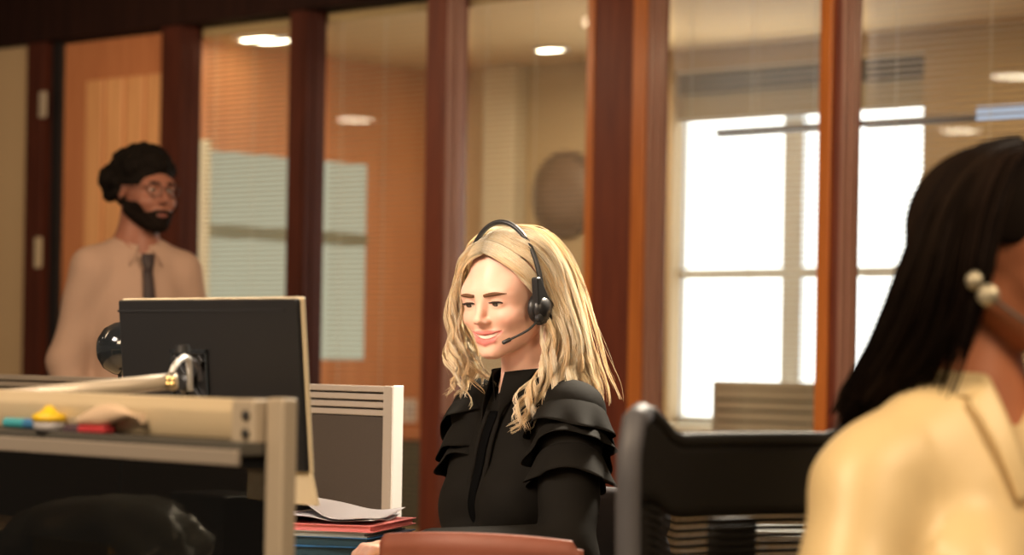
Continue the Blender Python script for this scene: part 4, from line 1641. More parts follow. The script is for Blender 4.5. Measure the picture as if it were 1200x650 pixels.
# ------------------------------------------------------------------ blonde woman
wom = Person('person', 'blonde woman in black ruffled blouse wearing a headset, smiling at the monitor', (NW.x, NW.y, 0), TY, NW.z,
             PD(597.5, 347, WD), -36, pitch=11, roll=-2, smile=1.0, lid=0.0036, shw=0.150, zs=0.90)
nz = wom.nz
shL, shR = np.array((wom.shw, 0.0, nz - 0.062)), np.array((-wom.shw, 0.0, nz - 0.062))
elL = wom.loc(PD(664, 645, WD - 0.24))
tipL = wom.loc(PD(398, 655, WD - 0.40))
dL = nrm(tipL - elL)
wrL = elL + dL * 0.275
wrL[2] = DZ + 0.056
elR = wom.loc(PD(552, 646, WD + 0.02))
tipR = wom.loc(PD(525, 672, WD - 0.36))
dR = nrm(tipR - elR)
wrR = elR + dR * 0.235
wrR[2] = DZ + 0.032
fwL = nrm(np.array((*(tipL - wrL)[:2], 0.0)) + np.array((0, 0, 0.02)))
fwR = nrm(np.array((*(tipR - wrR)[:2], 0.0)))
upz = np.array((0, 0, 1.0))
handL = hand_caps(wrL, fwL, nrm(upz - 0.02 * fwL), np.cross(fwL, upz), 0.78, 0.94)
handR = hand_caps(wrR, fwR, upz, np.cross(upz, fwR), 0.6, 0.94)


def w_torso(p):
    s = np.stack([np.abs(p[:, 0]), p[:, 1], p[:, 2]], 1)
    d = sd_ell(s, (0, 0.0, nz - 0.21), (0.142, 0.095, 0.19))
    d = smin(d, sd_cap(s, (0.02, 0.014, nz - 0.030), (wom.shw - 0.005, 0.004, nz - 0.060), 0.044, 0.050), 0.05)
    d = smin(d, sd_ell(s, (0.066, -0.072, nz - 0.235), (0.062, 0.058, 0.064)), 0.04)
    d = smin(d, sd_ell(s, (0, 0.0, nz - 0.40), (0.125, 0.098, 0.17)), 0.05)
    return d


def w_body(p):
    d = w_torso(p)
    d = smin(d, arm_sdf(p, shL, elL, wrL, (0.044, 0.037, 0.025)), 0.03)
    d = smin(d, arm_sdf(p, shR, elR, wrR, (0.044, 0.037, 0.025)), 0.03)
    d = smin(d, legs_seated(p, nz), 0.04)
    d = smin(d, wom.neck(p), 0.025)
    near = np.linalg.norm(p - wom.hl[None, :], axis=1) < 0.30
    hd = np.full(len(p), 0.17, np.float32)
    if near.any():
        hd[near] = wom.head.f(p[near])
    far = ~near
    hd[far] = np.linalg.norm(p[far] - wom.hl[None, :], axis=1) - 0.13
    d = smin(d, hd, 0.012)
    for wr_, hc in ((wrL, handL), (wrR, handR)):
        n2 = np.linalg.norm(p - wr_[None, :].astype(np.float32), axis=1)
        hh = n2 - 0.2
        m_ = n2 < 0.28
        if m_.any():
            hh = hh.astype(np.float32)
            hh[m_] = hand_sdf(p[m_], hc)
        hh[~m_] = np.maximum(hh[~m_], 0.05)
        d = smin(d, hh, 0.010)
    return d


def grid_axes(keys, pad, coarse, fines):
    ks = np.array(keys)
    lo, hi = ks.min(0) - pad, ks.max(0) + pad
    out = []
    for q in range(3):
        out.append(axis(lo[q], hi[q], coarse, [(c[q] - r_, c[q] + r_, f_) for c, r_, f_ in fines]))
    return out


hc = wom.hl
hmL = wrL + fwL * 0.09
keys = [hc + np.array((0, 0, 0.02)), shL, shR, elL, elR, hmL + fwL * 0.05, wrR + fwR * 0.15, (0.15, 0.05, nz - 0.6), (-0.15, -0.40, 0.10)]
xs, ys, zs = grid_axes(keys, 0.13, 0.010, [(hc, 0.128, 0.0021), (hmL, 0.085, 0.0030)])
V, Fq = mesh_sdf(w_body, xs, ys, zs)
tint = skin_tint(V.astype(np.float32), (0.77, 0.47, 0.36), (0.56, 0.17, 0.15), wom, blush=(0.74, 0.34, 0.25))
wbody = np_mesh('body', V, Fq, M['skin_w'], wom.root, tint)
face_parts(wom, wom.root, M['brow'], 0.0034, look=(-0.12, -0.20), teeth=True, browz=-0.0055)


def folds(p):
    return 0.0022 * np.sin(42 * p[:, 0] + 18 * p[:, 2] + 6 * np.sin(9 * p[:, 2])) * np.clip((nz - 0.12 - p[:, 2]) / 0.2, 0, 1) \
        + 0.0018 * np.sin(70 * p[:, 2] + 25 * p[:, 0]) * (np.abs(p[:, 0]) > 0.13)


def w_blouse(p):
    d = smin(w_torso(p), sd_ell(p, (0, 0.02, nz - 0.50), (0.165, 0.125, 0.12)), 0.05)
    wl, wr2 = elL + (wrL - elL) * 0.93, elR + (wrR - elR) * 0.93
    d = smin(d, arm_sdf(p, shL, elL, wl, (0.050, 0.045, 0.033)), 0.03)
    d = smin(d, arm_sdf(p, shR, elR, wr2, (0.050, 0.045, 0.033)), 0.03)
    d = d - 0.010 - folds(p)
    top = wom.head.out(np.array([[0, 0.022, -0.045]]))[0]
    d = smax(d, -(sd_cap(p, top, (0, 0.008, nz - 0.035), 0.050, 0.054)), 0.006)
    d = np.maximum(d, (nz - 0.585) - p[:, 2])
    return d


keys = [shL, shR, elL, elR, wrL, wrR, (0.1, 0.1, nz - 0.55), (0, -0.1, nz)]
xs, ys, zs = grid_axes(keys, 0.10, 0.0075, [])
V, Fq = mesh_sdf(w_blouse, xs, ys, zs)
np_mesh('blouse', V, Fq, M['blouse'], wom.root)


def front_y(fn, x, z, y0=-0.30):
    y = y0
    for _ in range(60):
        d = float(fn(np.array([[x, y, z]], np.float32))[0])
        if d < 0.0004:
            break
        y += d * 0.85
    return y


zc = np.linspace(nz - 0.055, nz - 0.52, 28)
cyl = [front_y(lambda p: smin(w_torso(p), sd_ell(p, (0, 0.02, nz - 0.50), (0.165, 0.125, 0.12)), 0.05) - 0.0125 - folds(p), 0.0, z) for z in zc]
pk = MB().grid(lambda u, v: (-0.013 + 0.026 * v, float(np.interp(u, np.linspace(0, 1, 28), cyl)) - 0.0030 - 0.0015 * math.sin(math.pi * v), nz - 0.055 - 0.465 * u), 40, 4)
pk.build('placket', M['placket'], wom.root, smooth=True, solid=0.001)
bl_ = MB()
for sgn in (-1, 1):
    bl_.grid(lambda u, v, sgn=sgn: (sgn * (0.016 + 0.014 * v), float(np.interp(u, np.linspace(0, 1, 28), cyl)) - 0.0012 - 0.005 * math.sin(math.pi * v), nz - 0.055 - 0.465 * u), 40, 5)
bl_.build('placket_pleat', M['blouse'], wom.root, smooth=True, solid=0.001)


def collar(u, v):
    a = R(20) + (2 * math.pi - R(40)) * u
    fr_ = abs(u - 0.5) * 2
    rr_ = 0.060 + 0.010 * v + 0.002 * math.sin(6 * a)
    z = nz - 0.036 + 0.072 * v - 0.030 * fr_ ** 3 * (1 - 0.6 * v) - 0.004
    return (rr_ * math.sin(a) * 1.0, 0.010 - rr_ * math.cos(a) * 1.0 - 0.012 * fr_ ** 4, z)


cl_ = MB().grid(collar, 40, 6)
for sgn in (-1, 1):
    def flap(u, v, sgn=sgn):
        b = collar(0.0 if sgn > 0 else 1.0, 1.0)
        c = collar(0.16 if sgn > 0 else 0.84, 1.0)
        p0 = np.array(b) * (1 - u) + np.array(c) * u
        tipp = np.array((sgn * 0.030, float(front_y(w_blouse, sgn * 0.03, nz - 0.085)) - 0.006, nz - 0.085))
        low = p0 + (tipp - p0) * (1 - u * 0.75)
        q = p0 * (1 - v) + low * v
        q[1] -= 0.006 * math.sin(math.pi * v)
        return q
    cl_.grid(flap, 8, 8)
cl_.build('collar', M['blouse'], wom.root, smooth=True, solid=0.0018)


def frill(sh, el, h0, length, r0, r1, ph, nw=7, wave=0.010):
    sh, el = np.array(sh, float), np.array(el, float)
    ax_ = nrm(el - sh)
    n1 = nrm(np.cross(ax_, (0.2, 1, 0.1)))
    n2 = np.cross(ax_, n1)

    def fn(u, v):
        a = 2 * math.pi * u
        w_ = math.sin(nw * a + ph) * 0.6 + math.sin((nw * 2 - 5) * a + 1.7 * ph) * 0.4
        r_ = r0 + (r1 - r0) * v ** 0.7 + wave * v ** 2.4 * w_
        h = h0 + length * v * (1 + 0.28 * math.sin(a + 2.1 * ph) + 0.12 * math.sin(3 * a + ph)) + 0.005 * w_ * v
        return sh + ax_ * h + (n1 * math.cos(a) + n2 * math.sin(a)) * r_
    return MB().grid(fn, 90, 10, closed_u=True)


for (s_, e_, tg) in ((shL, elL, 1), (shR, elR, -1)):
    for q, (h0, ln, r0, r1) in enumerate(((-0.010, 0.056, 0.060, 0.084), (0.036, 0.056, 0.058, 0.083), (0.086, 0.056, 0.058, 0.080))):
        frill(s_, e_, h0, ln, r0, r1, 1.3 * q + tg).build('sleeve_ruffle', M['blouse'], wom.root, smooth=True, solid=0.0012)


def w_trousers(p):
    return np.maximum(legs_seated(p, nz) - 0.012, 0.075 - p[:, 2])


def hips_axes(nz_):
    return grid_axes([(0.20, 0.12, nz_ - 0.45), (-0.20, -0.46, 0.06)], 0.06, 0.012, [])


V, Fq = mesh_sdf(w_trousers, *hips_axes(nz))
np_mesh('trousers', V, Fq, M['trousers'], wom.root)
shoe_mesh(0.10, -0.40, wom.root)
shoe_mesh(-0.10, -0.40, wom.root)

# hair
HW = wom


def hg(pts):
    return [wom.loc(PD(x, y, WD + d)) for x, y, d in pts]


def make_push(pr, off=0.010):
    h = pr.head

    def skull(p):
        q = h.local(p)
        d = sd_ell(q, (0, 0.012, 0.032), (0.075, 0.098, 0.088))
        return smin(d, sd_ell(q, (0, -0.034, -0.030), (0.062, 0.056, 0.082)), 0.03)

    def push(c):
        p = c.astype(np.float32)
        for _ in range(2):
            d = skull(p)
            m_ = d < off
            if not m_.any():
                break
            e = 0.002
            gr = np.stack([skull(p + np.array(v, np.float32)) - d for v in ((e, 0, 0), (0, e, 0), (0, 0, e))], 1)
            gr /= np.linalg.norm(gr, axis=1)[:, None] + 1e-9
            p = np.where(m_[:, None], p + gr * (off - d)[:, None], p)
        return p
    return push


def w_cap(p):
    h = wom.head
    q = h.local(p)
    d = sd_ell(q, (0, 0.014, 0.034), (0.080, 0.102, 0.091))
    d = smin(d, sd_cap(q, (0, 0.075, 0.0), (0, 0.085, -0.13), 0.065, 0.055), 0.04)
    # open the face: hairline runs over the forehead and down in front of the ears
    face = sd_ell(q, (0, -0.125, -0.022), (0.100, 0.100, 0.126))
    d = smax(d, -face, 0.012)
    front = np.maximum(-(q[:, 1] - 0.010), q[:, 2] + 0.005)      # nothing below the ears in front
    d = np.maximum(d, -np.maximum(q[:, 1] - 0.005, q[:, 2] + 0.01))
    d = np.maximum(d, -np.maximum(q[:, 1] + 0.005 + 0.5 * np.maximum(0, q[:, 2] - 0.055), q[:, 2] - 0.098))
    return d


xs, ys, zs = grid_axes([hc], 0.21, 0.0042, [])
V, Fq = mesh_sdf(w_cap, xs, ys, zs)
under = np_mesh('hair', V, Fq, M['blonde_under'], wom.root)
N1 = hg([(567, 297, -.070), (583, 303, -.085), (603, 318, -.088), (618, 336, -.075), (634, 360, -.058), (643, 385, -.06), (641, 410, -.07), (631, 438, -.09), (616, 462, -.10), (605, 485, -.11), (601, 508, -.115)])
N2 = hg([(574, 287, -.045), (598, 295, -.075), (619, 315, -.060), (634, 342, -.045), (645, 373, -.058), (652, 405, -.068), (645, 435, -.09), (634, 460, -.105), (624, 485, -.115), (612, 500, -.12)])
N3 = hg([(584, 277, -.02), (612, 282, -.06), (638, 304, -.045), (650, 338, -.038), (659, 373, -.055), (662, 410, -.06), (657, 438, -.08), (645, 462, -.10), (636, 478, -.11)])
N4 = hg([(596, 269, .01), (628, 274, -.03), (651, 302, -.03), (664, 340, -.03), (673, 380, -.04), (682, 415, -.035), (686, 440, -.03), (690, 462, -.03)])
N5 = hg([(606, 267, .04), (638, 273, .02), (662, 303, .01), (675, 340, .01), (685, 380, .01), (696, 420, .015), (703, 450, .02), (708, 472, .02)])
L1 = hg([(565, 296, -.068), (552, 304, -.045), (543, 322, -.018), (537, 350, .0), (535, 380, .0), (537, 408, -.01), (543, 432, -.02), (541, 455, -.03)])
L2 = hg([(574, 286, -.04), (554, 292, 0), (540, 313, .02), (533, 350, .03), (529, 385, .03), (531, 415, .02), (537, 440, .0), (535, 464, 0)])
L3 = hg([(586, 276, 0), (562, 279, .03), (545, 300, .05), (536, 340, .06), (533, 385, .06), (537, 420, .05), (548, 445, .04), (556, 466, .03)])
L4 = hg([(598, 269, .03), (572, 273, .06), (554, 308, .09), (550, 350, .09), (553, 400, .08), (562, 425, .06), (570, 442, .05), (574, 455, .04)])
BL = [(0.94, 0.80, 0.57), (0.90, 0.73, 0.47), (0.95, 0.86, 0.69), (0.82, 0.61, 0.36), (0.96, 0.90, 0.77), (0.92, 0.77, 0.53)]
push = make_push(wom, 0.011)
strands('hair_strands', [
    dict(guides=[N1, N2], n=560, r=0.00085, jit=0.006, wave=0.020, freq=4.2, wpow=1.2, clumps=11, spread=0.12, conv=0.9, lmin=0.62),
    dict(guides=[N2, N3, N4], n=1150, r=0.00085, jit=0.006, wave=0.012, freq=3.4, wpow=1.5, clumps=26, spread=0.17, conv=0.65),
    dict(guides=[N4, N5], n=700, r=0.00085, jit=0.006, wave=0.007, freq=2.2, clumps=18, spread=0.14, conv=0.5, lmin=0.6),
    dict(guides=[L1, L2], n=430, r=0.00085, jit=0.007, wave=0.015, freq=4.0, wpow=1.2, clumps=9, spread=0.12, conv=0.9, lmin=0.62),
    dict(guides=[L2, L3, L4], n=430, r=0.00085, jit=0.007, wave=0.014, freq=3.4, wpow=1.3, clumps=12, spread=0.16, conv=0.88, lmin=0.68),
    dict(guides=[N4, N5], n=26, r=0.0004, jit=0.012, wave=0.008, freq=1.8, clumps=20, spread=0.3),
    dict(guides=[L1, L2], n=12, r=0.0004, jit=0.008, wave=0.012, freq=2.2, clumps=14, spread=0.3),
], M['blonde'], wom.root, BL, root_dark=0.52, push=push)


def headset(pr, name, label, shell, side=1, off=(0, 0, 0), tip=(0.050, -0.100, -0.078), band=True, cup=0.027, xo=0.106, boom_mat=None, mwm=None):
    t = thing(name, label, 'headset', pr.M @ pr.H @ Matrix.Translation(off))
    s = side
    if band:
        pts = []
        for a in np.linspace(-0.05, math.pi * 0.74, 26):
            pts.append((s * (xo + 0.002) * math.cos(a), 0.010 + 0.020 * math.sin(a), 0.012 + 0.150 * math.sin(a)))
        MB().tube(pts, 0.0050, 10, flat=1.0).build('headband', shell, t, smooth=True)
    fm_ = Matrix.Translation((s * (xo - 0.016), 0.004, -0.004)) @ Matrix.Rotation(R(90 * s), 4, 'Y')
    MB().lathe([(cup * 0.8, 0.0), (cup, 0.004), (cup * 1.03, 0.010), (cup * 0.9, 0.016)], 28, fm_).build('ear_cushion', M['black_plastic'], t, smooth=True)
    MB().lathe([(cup * 0.92, 0.014), (cup * 0.88, 0.022), (cup * 0.6, 0.030), (0.002, 0.032)], 28, fm_).build('ear_cup', shell, t, smooth=True)
    k_ = cup / 0.027
    yk = Matrix(((0, 0, 1, s * (xo + 0.002)), (1, 0, 0, 0), (0, 1, 0, 0), (0, 0, 0, 1)))
    if band:
      MB().prism([(-0.010 * k_, 0.058 * k_), (0.004 * k_, 0.056 * k_), (0.020 * k_, 0.018 * k_), (0.044 * k_, -0.008 * k_), (0.022 * k_, -0.030 * k_), (-0.014 * k_, -0.034 * k_), (-0.016 * k_, 0.005 * k_)], -0.007, 0.008, yk).build('yoke', shell, t, bevel=0.004)
    b0 = np.array((s * (xo + 0.006), -0.014, -0.020))
    tp = np.array((s * tip[0], tip[1], tip[2]))
    m1 = b0 * 0.55 + tp * 0.45 + np.array((s * 0.010, 0.0, -0.002))
    pts = catmull([b0, m1, tp], 14)
    MB().tube([tuple(p) for p in pts], 0.0023, 10).build('microphone_boom', boom_mat or shell, t, smooth=True)
    e = nrm(tp - pts[-3])
    MB().tube([tuple(tp - e * 0.012), tuple(tp - e * 0.010), tuple(tp + e * 0.004), tuple(tp + e * 0.006)], [0.0028, 0.0040, 0.0040, 0.0024], 12).build('microphone', M['black_plastic'], t, smooth=True)
    MB().lathe([(0.009, 0), (0.009, 0.008), (0.006, 0.010)] if band else [(0.012, -0.002), (0.013, 0.008), (0.008, 0.013), (0.001, 0.014)], 18, Matrix.Translation(tuple(b0 - np.array((s * 0.004, 0, 0)))) @ Matrix.Rotation(R(90 * s), 4, 'Y')).build('boom_pivot', shell, t, smooth=False)
    return t


headset(wom, 'headset', 'black headset with boom microphone worn by the blonde woman', M['black_plastic'], off=(0, -0.032, -0.018), xo=0.090, tip=(0.050, -0.068, -0.054))

# ------------------------------------------------------------------ dark-haired woman in the right foreground
NF = P(1150, 442, 957)
dk = Person('person', 'dark-haired woman in cream blouse at right edge, turned away, wearing a headset', (NF.x, NF.y, 0), 27, NF.z,
            P(1178, 300, 957), 60, pitch=3, smile=0.3, shw=0.165)
nz2 = dk.nz
s2L, s2R = np.array((dk.shw, 0, nz2 - 0.132)), np.array((-dk.shw, 0, nz2 - 0.132))
e2L, e2R = np.array((0.225, -0.06, nz2 - 0.33)), np.array((-0.225, -0.05, nz2 - 0.33))
w2L, w2R = np.array((0.10, -0.27, nz2 - 0.40)), np.array((-0.10, -0.27, nz2 - 0.40))
h2L = hand_caps(w2L, nrm((-0.3, -0.9, -0.2)), nrm((0, -0.2, 1)), nrm((-0.9, 0.3, 0)), 0.6, 0.94)
h2R = hand_caps(w2R, nrm((0.3, -0.9, -0.2)), nrm((0, -0.2, 1)), nrm((0.9, 0.3, 0)), 0.6, 0.94)


def d_torso(p):
    s = np.stack([np.abs(p[:, 0]), p[:, 1], p[:, 2]], 1)
    d = sd_ell(s, (0, 0.0, nz2 - 0.21), (0.145, 0.098, 0.19))
    d = smin(d, sd_cap(s, (0.02, 0.014, nz2 - 0.030), (dk.shw - 0.005, 0.004, nz2 - 0.124), 0.042, 0.042), 0.05)
    d = smin(d, sd_ell(s, (0.068, -0.085, nz2 - 0.245), (0.062, 0.060, 0.064)), 0.04)
    return smin(d, sd_ell(s, (0, 0.0, nz2 - 0.40), (0.13, 0.10, 0.17)), 0.05)


def blob(p, pr, d, hands):
    d = smin(d, pr.neck(p), 0.025)
    n1 = np.linalg.norm(p - pr.hl[None, :], axis=1)
    hd = (n1 - 0.13).astype(np.float32)
    m_ = n1 < 0.30
    if m_.any():
        hd[m_] = pr.head.f(p[m_])
    d = smin(d, hd, 0.012)
    for wr_, hc_ in hands:
        n2 = np.linalg.norm(p - np.asarray(wr_, np.float32)[None, :], axis=1)
        hh = np.maximum(n2 - 0.2, 0.05).astype(np.float32)
        m_ = n2 < 0.28
        if m_.any():
            hh[m_] = hand_sdf(p[m_], hc_)
        d = smin(d, hh, 0.010)
    return d


def d_body(p):
    d = d_torso(p)
    d = smin(d, arm_sdf(p, s2L, e2L, w2L, (0.045, 0.038, 0.026)), 0.03)
    d = smin(d, arm_sdf(p, s2R, e2R, w2R, (0.045, 0.038, 0.026)), 0.03)
    d = smin(d, legs_seated(p, nz2), 0.04)
    return blob(p, dk, d, ((w2L, h2L), (w2R, h2R)))


hm1, hm2 = w2L + np.array((-0.03, -0.09, -0.02)), w2R + np.array((0.03, -0.09, -0.02))
xs, ys, zs = grid_axes([dk.hl, s2L, s2R, e2L, e2R, hm1, hm2, (0, -0.4, 0.1)], 0.14, 0.011, [(dk.hl, 0.125, 0.003), (hm1, 0.09, 0.004), (hm2, 0.09, 0.004)])
V, Fq = mesh_sdf(d_body, xs, ys, zs)
np_mesh('body', V, Fq, M['skin_f'], dk.root, skin_tint(V.astype(np.float32), (0.50, 0.19, 0.095), (0.36, 0.09, 0.07), dk))
face_parts(dk, dk.root, M['dark_hair'], 0.0022)


def d_blouse(p):
    d = smin(d_torso(p), sd_ell(p, (0, 0.02, nz2 - 0.50), (0.165, 0.125, 0.12)), 0.05)
    d = smin(d, arm_sdf(p, s2L, e2L, e2L + (w2L - e2L) * 0.93, (0.056, 0.060, 0.040)), 0.04)
    d = smin(d, arm_sdf(p, s2R, e2R, e2R + (w2R - e2R) * 0.93, (0.056, 0.060, 0.040)), 0.04)
    d = d - 0.012 - 0.002 * np.sin(34 * p[:, 0] + 12 * p[:, 2]) - 0.0015 * np.sin(55 * p[:, 2] + 30 * p[:, 0]) * (np.abs(p[:, 0]) > 0.12)
    top = dk.head.out(np.array([[0, 0.022, -0.045]]))[0]
    d = smax(d, -(sd_cap(p, top, (0, 0.004, nz2 - 0.02), 0.056, 0.066)), 0.006)
    # open V neck
    vn = sd_cap(p, (0, -0.10, nz2 - 0.02), (0, -0.13, nz2 - 0.12), 0.052, 0.012)
    d = smax(d, -vn, 0.006)
    return np.maximum(d, (nz2 - 0.585) - p[:, 2])


xs, ys, zs = grid_axes([s2L, s2R, e2L, e2R, w2L, w2R, (0.1, 0.1, nz2 - 0.55), (0, -0.1, nz2)], 0.10, 0.008, [])
V, Fq = mesh_sdf(d_blouse, xs, ys, zs)
np_mesh('blouse', V, Fq, M['cream'], dk.root)


def d_collar(sgn):
    def fn(u, v):
        # from nape round the neck and down the V
        a = R(180) * (1 - u)
        if u < 0.62:
            an = R(180) - R(150) * (u / 0.62)
            rr_ = 0.070 + 0.012 * v
            c_ = np.array((sgn * rr_ * math.sin(an), 0.008 - rr_ * math.cos(an), nz2 - 0.002 - 0.012 * (u / 0.62) + 0.018 * (1 - v) - 0.012 * v))
        else:
            w_ = (u - 0.62) / 0.38
            an = R(30)
            a0 = np.array((sgn * 0.070 * math.sin(an), 0.008 - 0.070 * math.cos(an), nz2 - 0.014))
            y_ = front_y(d_torso, sgn * 0.006, nz2 - 0.145) - 0.014
            b0 = np.array((sgn * 0.006, y_, nz2 - 0.145))
            c_ = a0 + (b0 - a0) * w_ + np.array((sgn * 0.030 * v * (1 - 0.3 * w_), -0.010 * math.sin(math.pi * w_) - 0.004, 0.018 * (1 - v) * (1 - w_) - 0.012 * v * (1 - w_)))
        return c_
    return fn


MB().grid(d_collar(1), 40, 5).grid(d_collar(-1), 40, 5).build('collar', M['cream'], dk.root, smooth=True, solid=0.004)
zc2 = np.linspace(nz2 - 0.14, nz2 - 0.50, 24)
cy2 = [front_y(d_blouse, 0.0, z) for z in zc2]
MB().grid(lambda u, v: (-0.014 + 0.028 * v, float(np.interp(u, np.linspace(0, 1, 24), cy2)) - 0.003, nz2 - 0.14 - 0.36 * u), 30, 3).build('placket', M['cream'], dk.root, smooth=True, solid=0.002)


def d_trousers(p):
    return np.maximum(legs_seated(p, nz2) - 0.012, 0.075 - p[:, 2])


V, Fq = mesh_sdf(d_trousers, *hips_axes(nz2))
np_mesh('trousers', V, Fq, M['trousers'], dk.root)
shoe_mesh(0.10, -0.40, dk.root)
shoe_mesh(-0.10, -0.40, dk.root)


def d_cap(p):
    q = dk.head.local(p)
    d = sd_ell(q, (0, 0.018, 0.036), (0.086, 0.108, 0.098))
    face = sd_ell(q, (0, -0.135, -0.030), (0.084, 0.090, 0.118))
    d = smax(d, -face, 0.012)
    d = np.maximum(d, -np.maximum(q[:, 1] + 0.012, q[:, 2] - 0.012))
    return d


xs, ys, zs = grid_axes([dk.hl], 0.19, 0.006, [])
V, Fq = mesh_sdf(d_cap, xs, ys, zs)
np_mesh('hair', V, Fq, M['dark_hair'], dk.root, np.tile(np.array((0.011, 0.007, 0.005)), (len(V), 1)))
DF = FPX / 957.0


def dg(pts):
    return [dk.loc(PD(x, y, DF + d)) for x, y, d in pts]


G1 = dg([(1200, 172, -.03), (1165, 190, -.085), (1142, 235, -.10), (1130, 280, -.10), (1122, 325, -.10), (1110, 375, -.085), (1085, 425, -.06), (1055, 465, -.02)])
G2 = dg([(1195, 168, -.01), (1150, 186, -.06), (1118, 232, -.08), (1100, 285, -.085), (1085, 340, -.08), (1066, 395, -.05), (1040, 440, -.01), (1015, 475, .03)])
G3 = dg([(1188, 166, .01), (1135, 186, -.02), (1102, 232, -.03), (1084, 285, -.04), (1068, 340, -.035), (1047, 395, -.01), (1020, 445, .03), (996, 482, .06)])
G4 = dg([(1185, 165, .04), (1130, 190, .04), (1096, 238, .03), (1076, 290, .02), (1058, 345, .02), (1036, 400, .03), (1010, 450, .06), (988, 490, .08)])
G5 = dg([(1195, 166, .07), (1145, 195, .10), (1112, 250, .10), (1100, 310, .09), (1085, 370, .09), (1060, 420, .09), (1035, 460, .10), (1010, 492, .11)])
G0 = dg([(1203, 176, -.03), (1188, 194, -.085), (1172, 230, -.105), (1158, 270, -.105), (1148, 305, -.105), (1135, 345, -.10), (1120, 385, -.085), (1100, 420, -.07)])
DH = [(0.010, 0.006, 0.004), (0.016, 0.009, 0.006), (0.008, 0.005, 0.004), (0.022, 0.013, 0.008)]
strands('hair_strands', [
    dict(guides=[G0, G1, G2, G3, G4, G5], n=1500, r=0.0021, jit=0.007, wave=0.003, freq=1.0, clumps=60, spread=0.25, lmin=0.88),
    dict(guides=[G1, G2, G3, G4], n=800, r=0.0021, jit=0.010, wave=0.003, freq=1.0, clumps=40, spread=0.3, lmin=0.85),
], M['dark_hair'], dk.root, DH, root_dark=1.0, push=make_push(dk, 0.016), nseg=22)
headset(dk, 'headset', 'headset with silver ear piece worn by the dark-haired woman', M['silver'], side=-1, band=False, off=(0, -0.012, -0.030), cup=0.014, xo=0.122,
        tip=(0.050, -0.110, -0.085), boom_mat=M['dark_metal'])

# ------------------------------------------------------------------ man walking past the door
NM = P(161, 287, 393)
DM = FPX / 393.0
man = Person('person', 'bearded man in pale shirt and dark tie standing before the timber door', (NM.x, NM.y, 0), 28, NM.z,
             PD(170, 223, DM), 42, pitch=2, smile=0.0, male=True, shw=0.142)
nm = man.nz
s3L, s3R = np.array((man.shw, 0, nm - 0.078)), np.array((-man.shw, 0, nm - 0.078))
e3L, e3R = np.array((0.185, 0.01, nm - 0.35)), np.array((-0.195, 0.03, nm - 0.35))
w3L, w3R = np.array((0.190, -0.09, nm - 0.60)), np.array((-0.200, -0.05, nm - 0.61))
h3L = hand_caps(w3L, nrm((0, -0.2, -1)), nrm((1, 0, 0)), nrm((0, -1, 0.2)), 0.45)
h3R = hand_caps(w3R, nrm((0, -0.2, -1)), nrm((-1, 0, 0)), nrm((0, -1, 0.2)), 0.45)


def m_torso(p):
    s = np.stack([np.abs(p[:, 0]), p[:, 1], p[:, 2]], 1)
    d = sd_ell(s, (0, 0.0, nm - 0.22), (0.140, 0.100, 0.21))
    d = smin(d, sd_cap(s, (0.025, 0.016, nm - 0.025), (man.shw - 0.005, 0.004, nm - 0.075), 0.048, 0.046), 0.05)
    return smin(d, sd_ell(s, (0, 0.0, nm - 0.47), (0.13, 0.10, 0.18)), 0.06)


def m_legs(p):
    s = np.stack([np.abs(p[:, 0]), p[:, 1], p[:, 2]], 1)
    d = sd_ell(s, (0, 0.01, nm - 0.58), (0.165, 0.115, 0.12))
    d = smin(d, sd_cap(s, (0.085, 0.0, nm - 0.62), (0.095, -0.01, 0.47), 0.085, 0.058), 0.04)
    return smin(d, sd_cap(s, (0.095, -0.01, 0.47), (0.10, 0.02, 0.07), 0.057, 0.038), 0.03)


def m_body(p):
    d = m_torso(p)
    d = smin(d, arm_sdf(p, s3L, e3L, w3L), 0.03)
    d = smin(d, arm_sdf(p, s3R, e3R, w3R), 0.03)
    d = smin(d, m_legs(p), 0.04)
    return blob(p, man, d, ((w3L, h3L), (w3R, h3R)))


g1, g2 = w3L + np.array((0, -0.02, -0.09)), w3R + np.array((0, -0.02, -0.09))
xs, ys, zs = grid_axes([man.hl, s3L, s3R, e3L, e3R, g1, g2, (0, 0, 0.12)], 0.13, 0.012, [(man.hl, 0.125, 0.003), (g1, 0.08, 0.004), (g2, 0.08, 0.004)])
V, Fq = mesh_sdf(m_body, xs, ys, zs)
np_mesh('body', V, Fq, M['skin_m'], man.root, skin_tint(V.astype(np.float32), (0.30, 0.125, 0.085), (0.22, 0.075, 0.06), man))
face_parts(man, man.root, M['beard'], 0.0030, lashes=False)


def m_shirt(p):
    d = m_torso(p)
    d = smin(d, sd_ell(p, (0, 0.01, nm - 0.56), (0.165, 0.115, 0.10)), 0.05)
    d = smin(d, arm_sdf(p, s3L, e3L, e3L + (w3L - e3L) * 0.95, (0.050, 0.046, 0.038)), 0.03)
    d = smin(d, arm_sdf(p, s3R, e3R, e3R + (w3R - e3R) * 0.95, (0.050, 0.046, 0.038)), 0.03)
    d = d - 0.013 - 0.003 * np.sin(38 * p[:, 2] + 20 * np.abs(p[:, 0])) * np.clip((np.abs(p[:, 0]) - 0.10) / 0.08, 0, 1) - 0.002 * np.sin(30 * p[:, 0] + 9 * p[:, 2])
    top = man.head.out(np.array([[0, 0.022, -0.045]]))[0]
    d = smax(d, -(sd_cap(p, top, (0, 0.006, nm - 0.03), 0.060, 0.062)), 0.006)
    return np.maximum(d, (nm - 0.60) - p[:, 2])


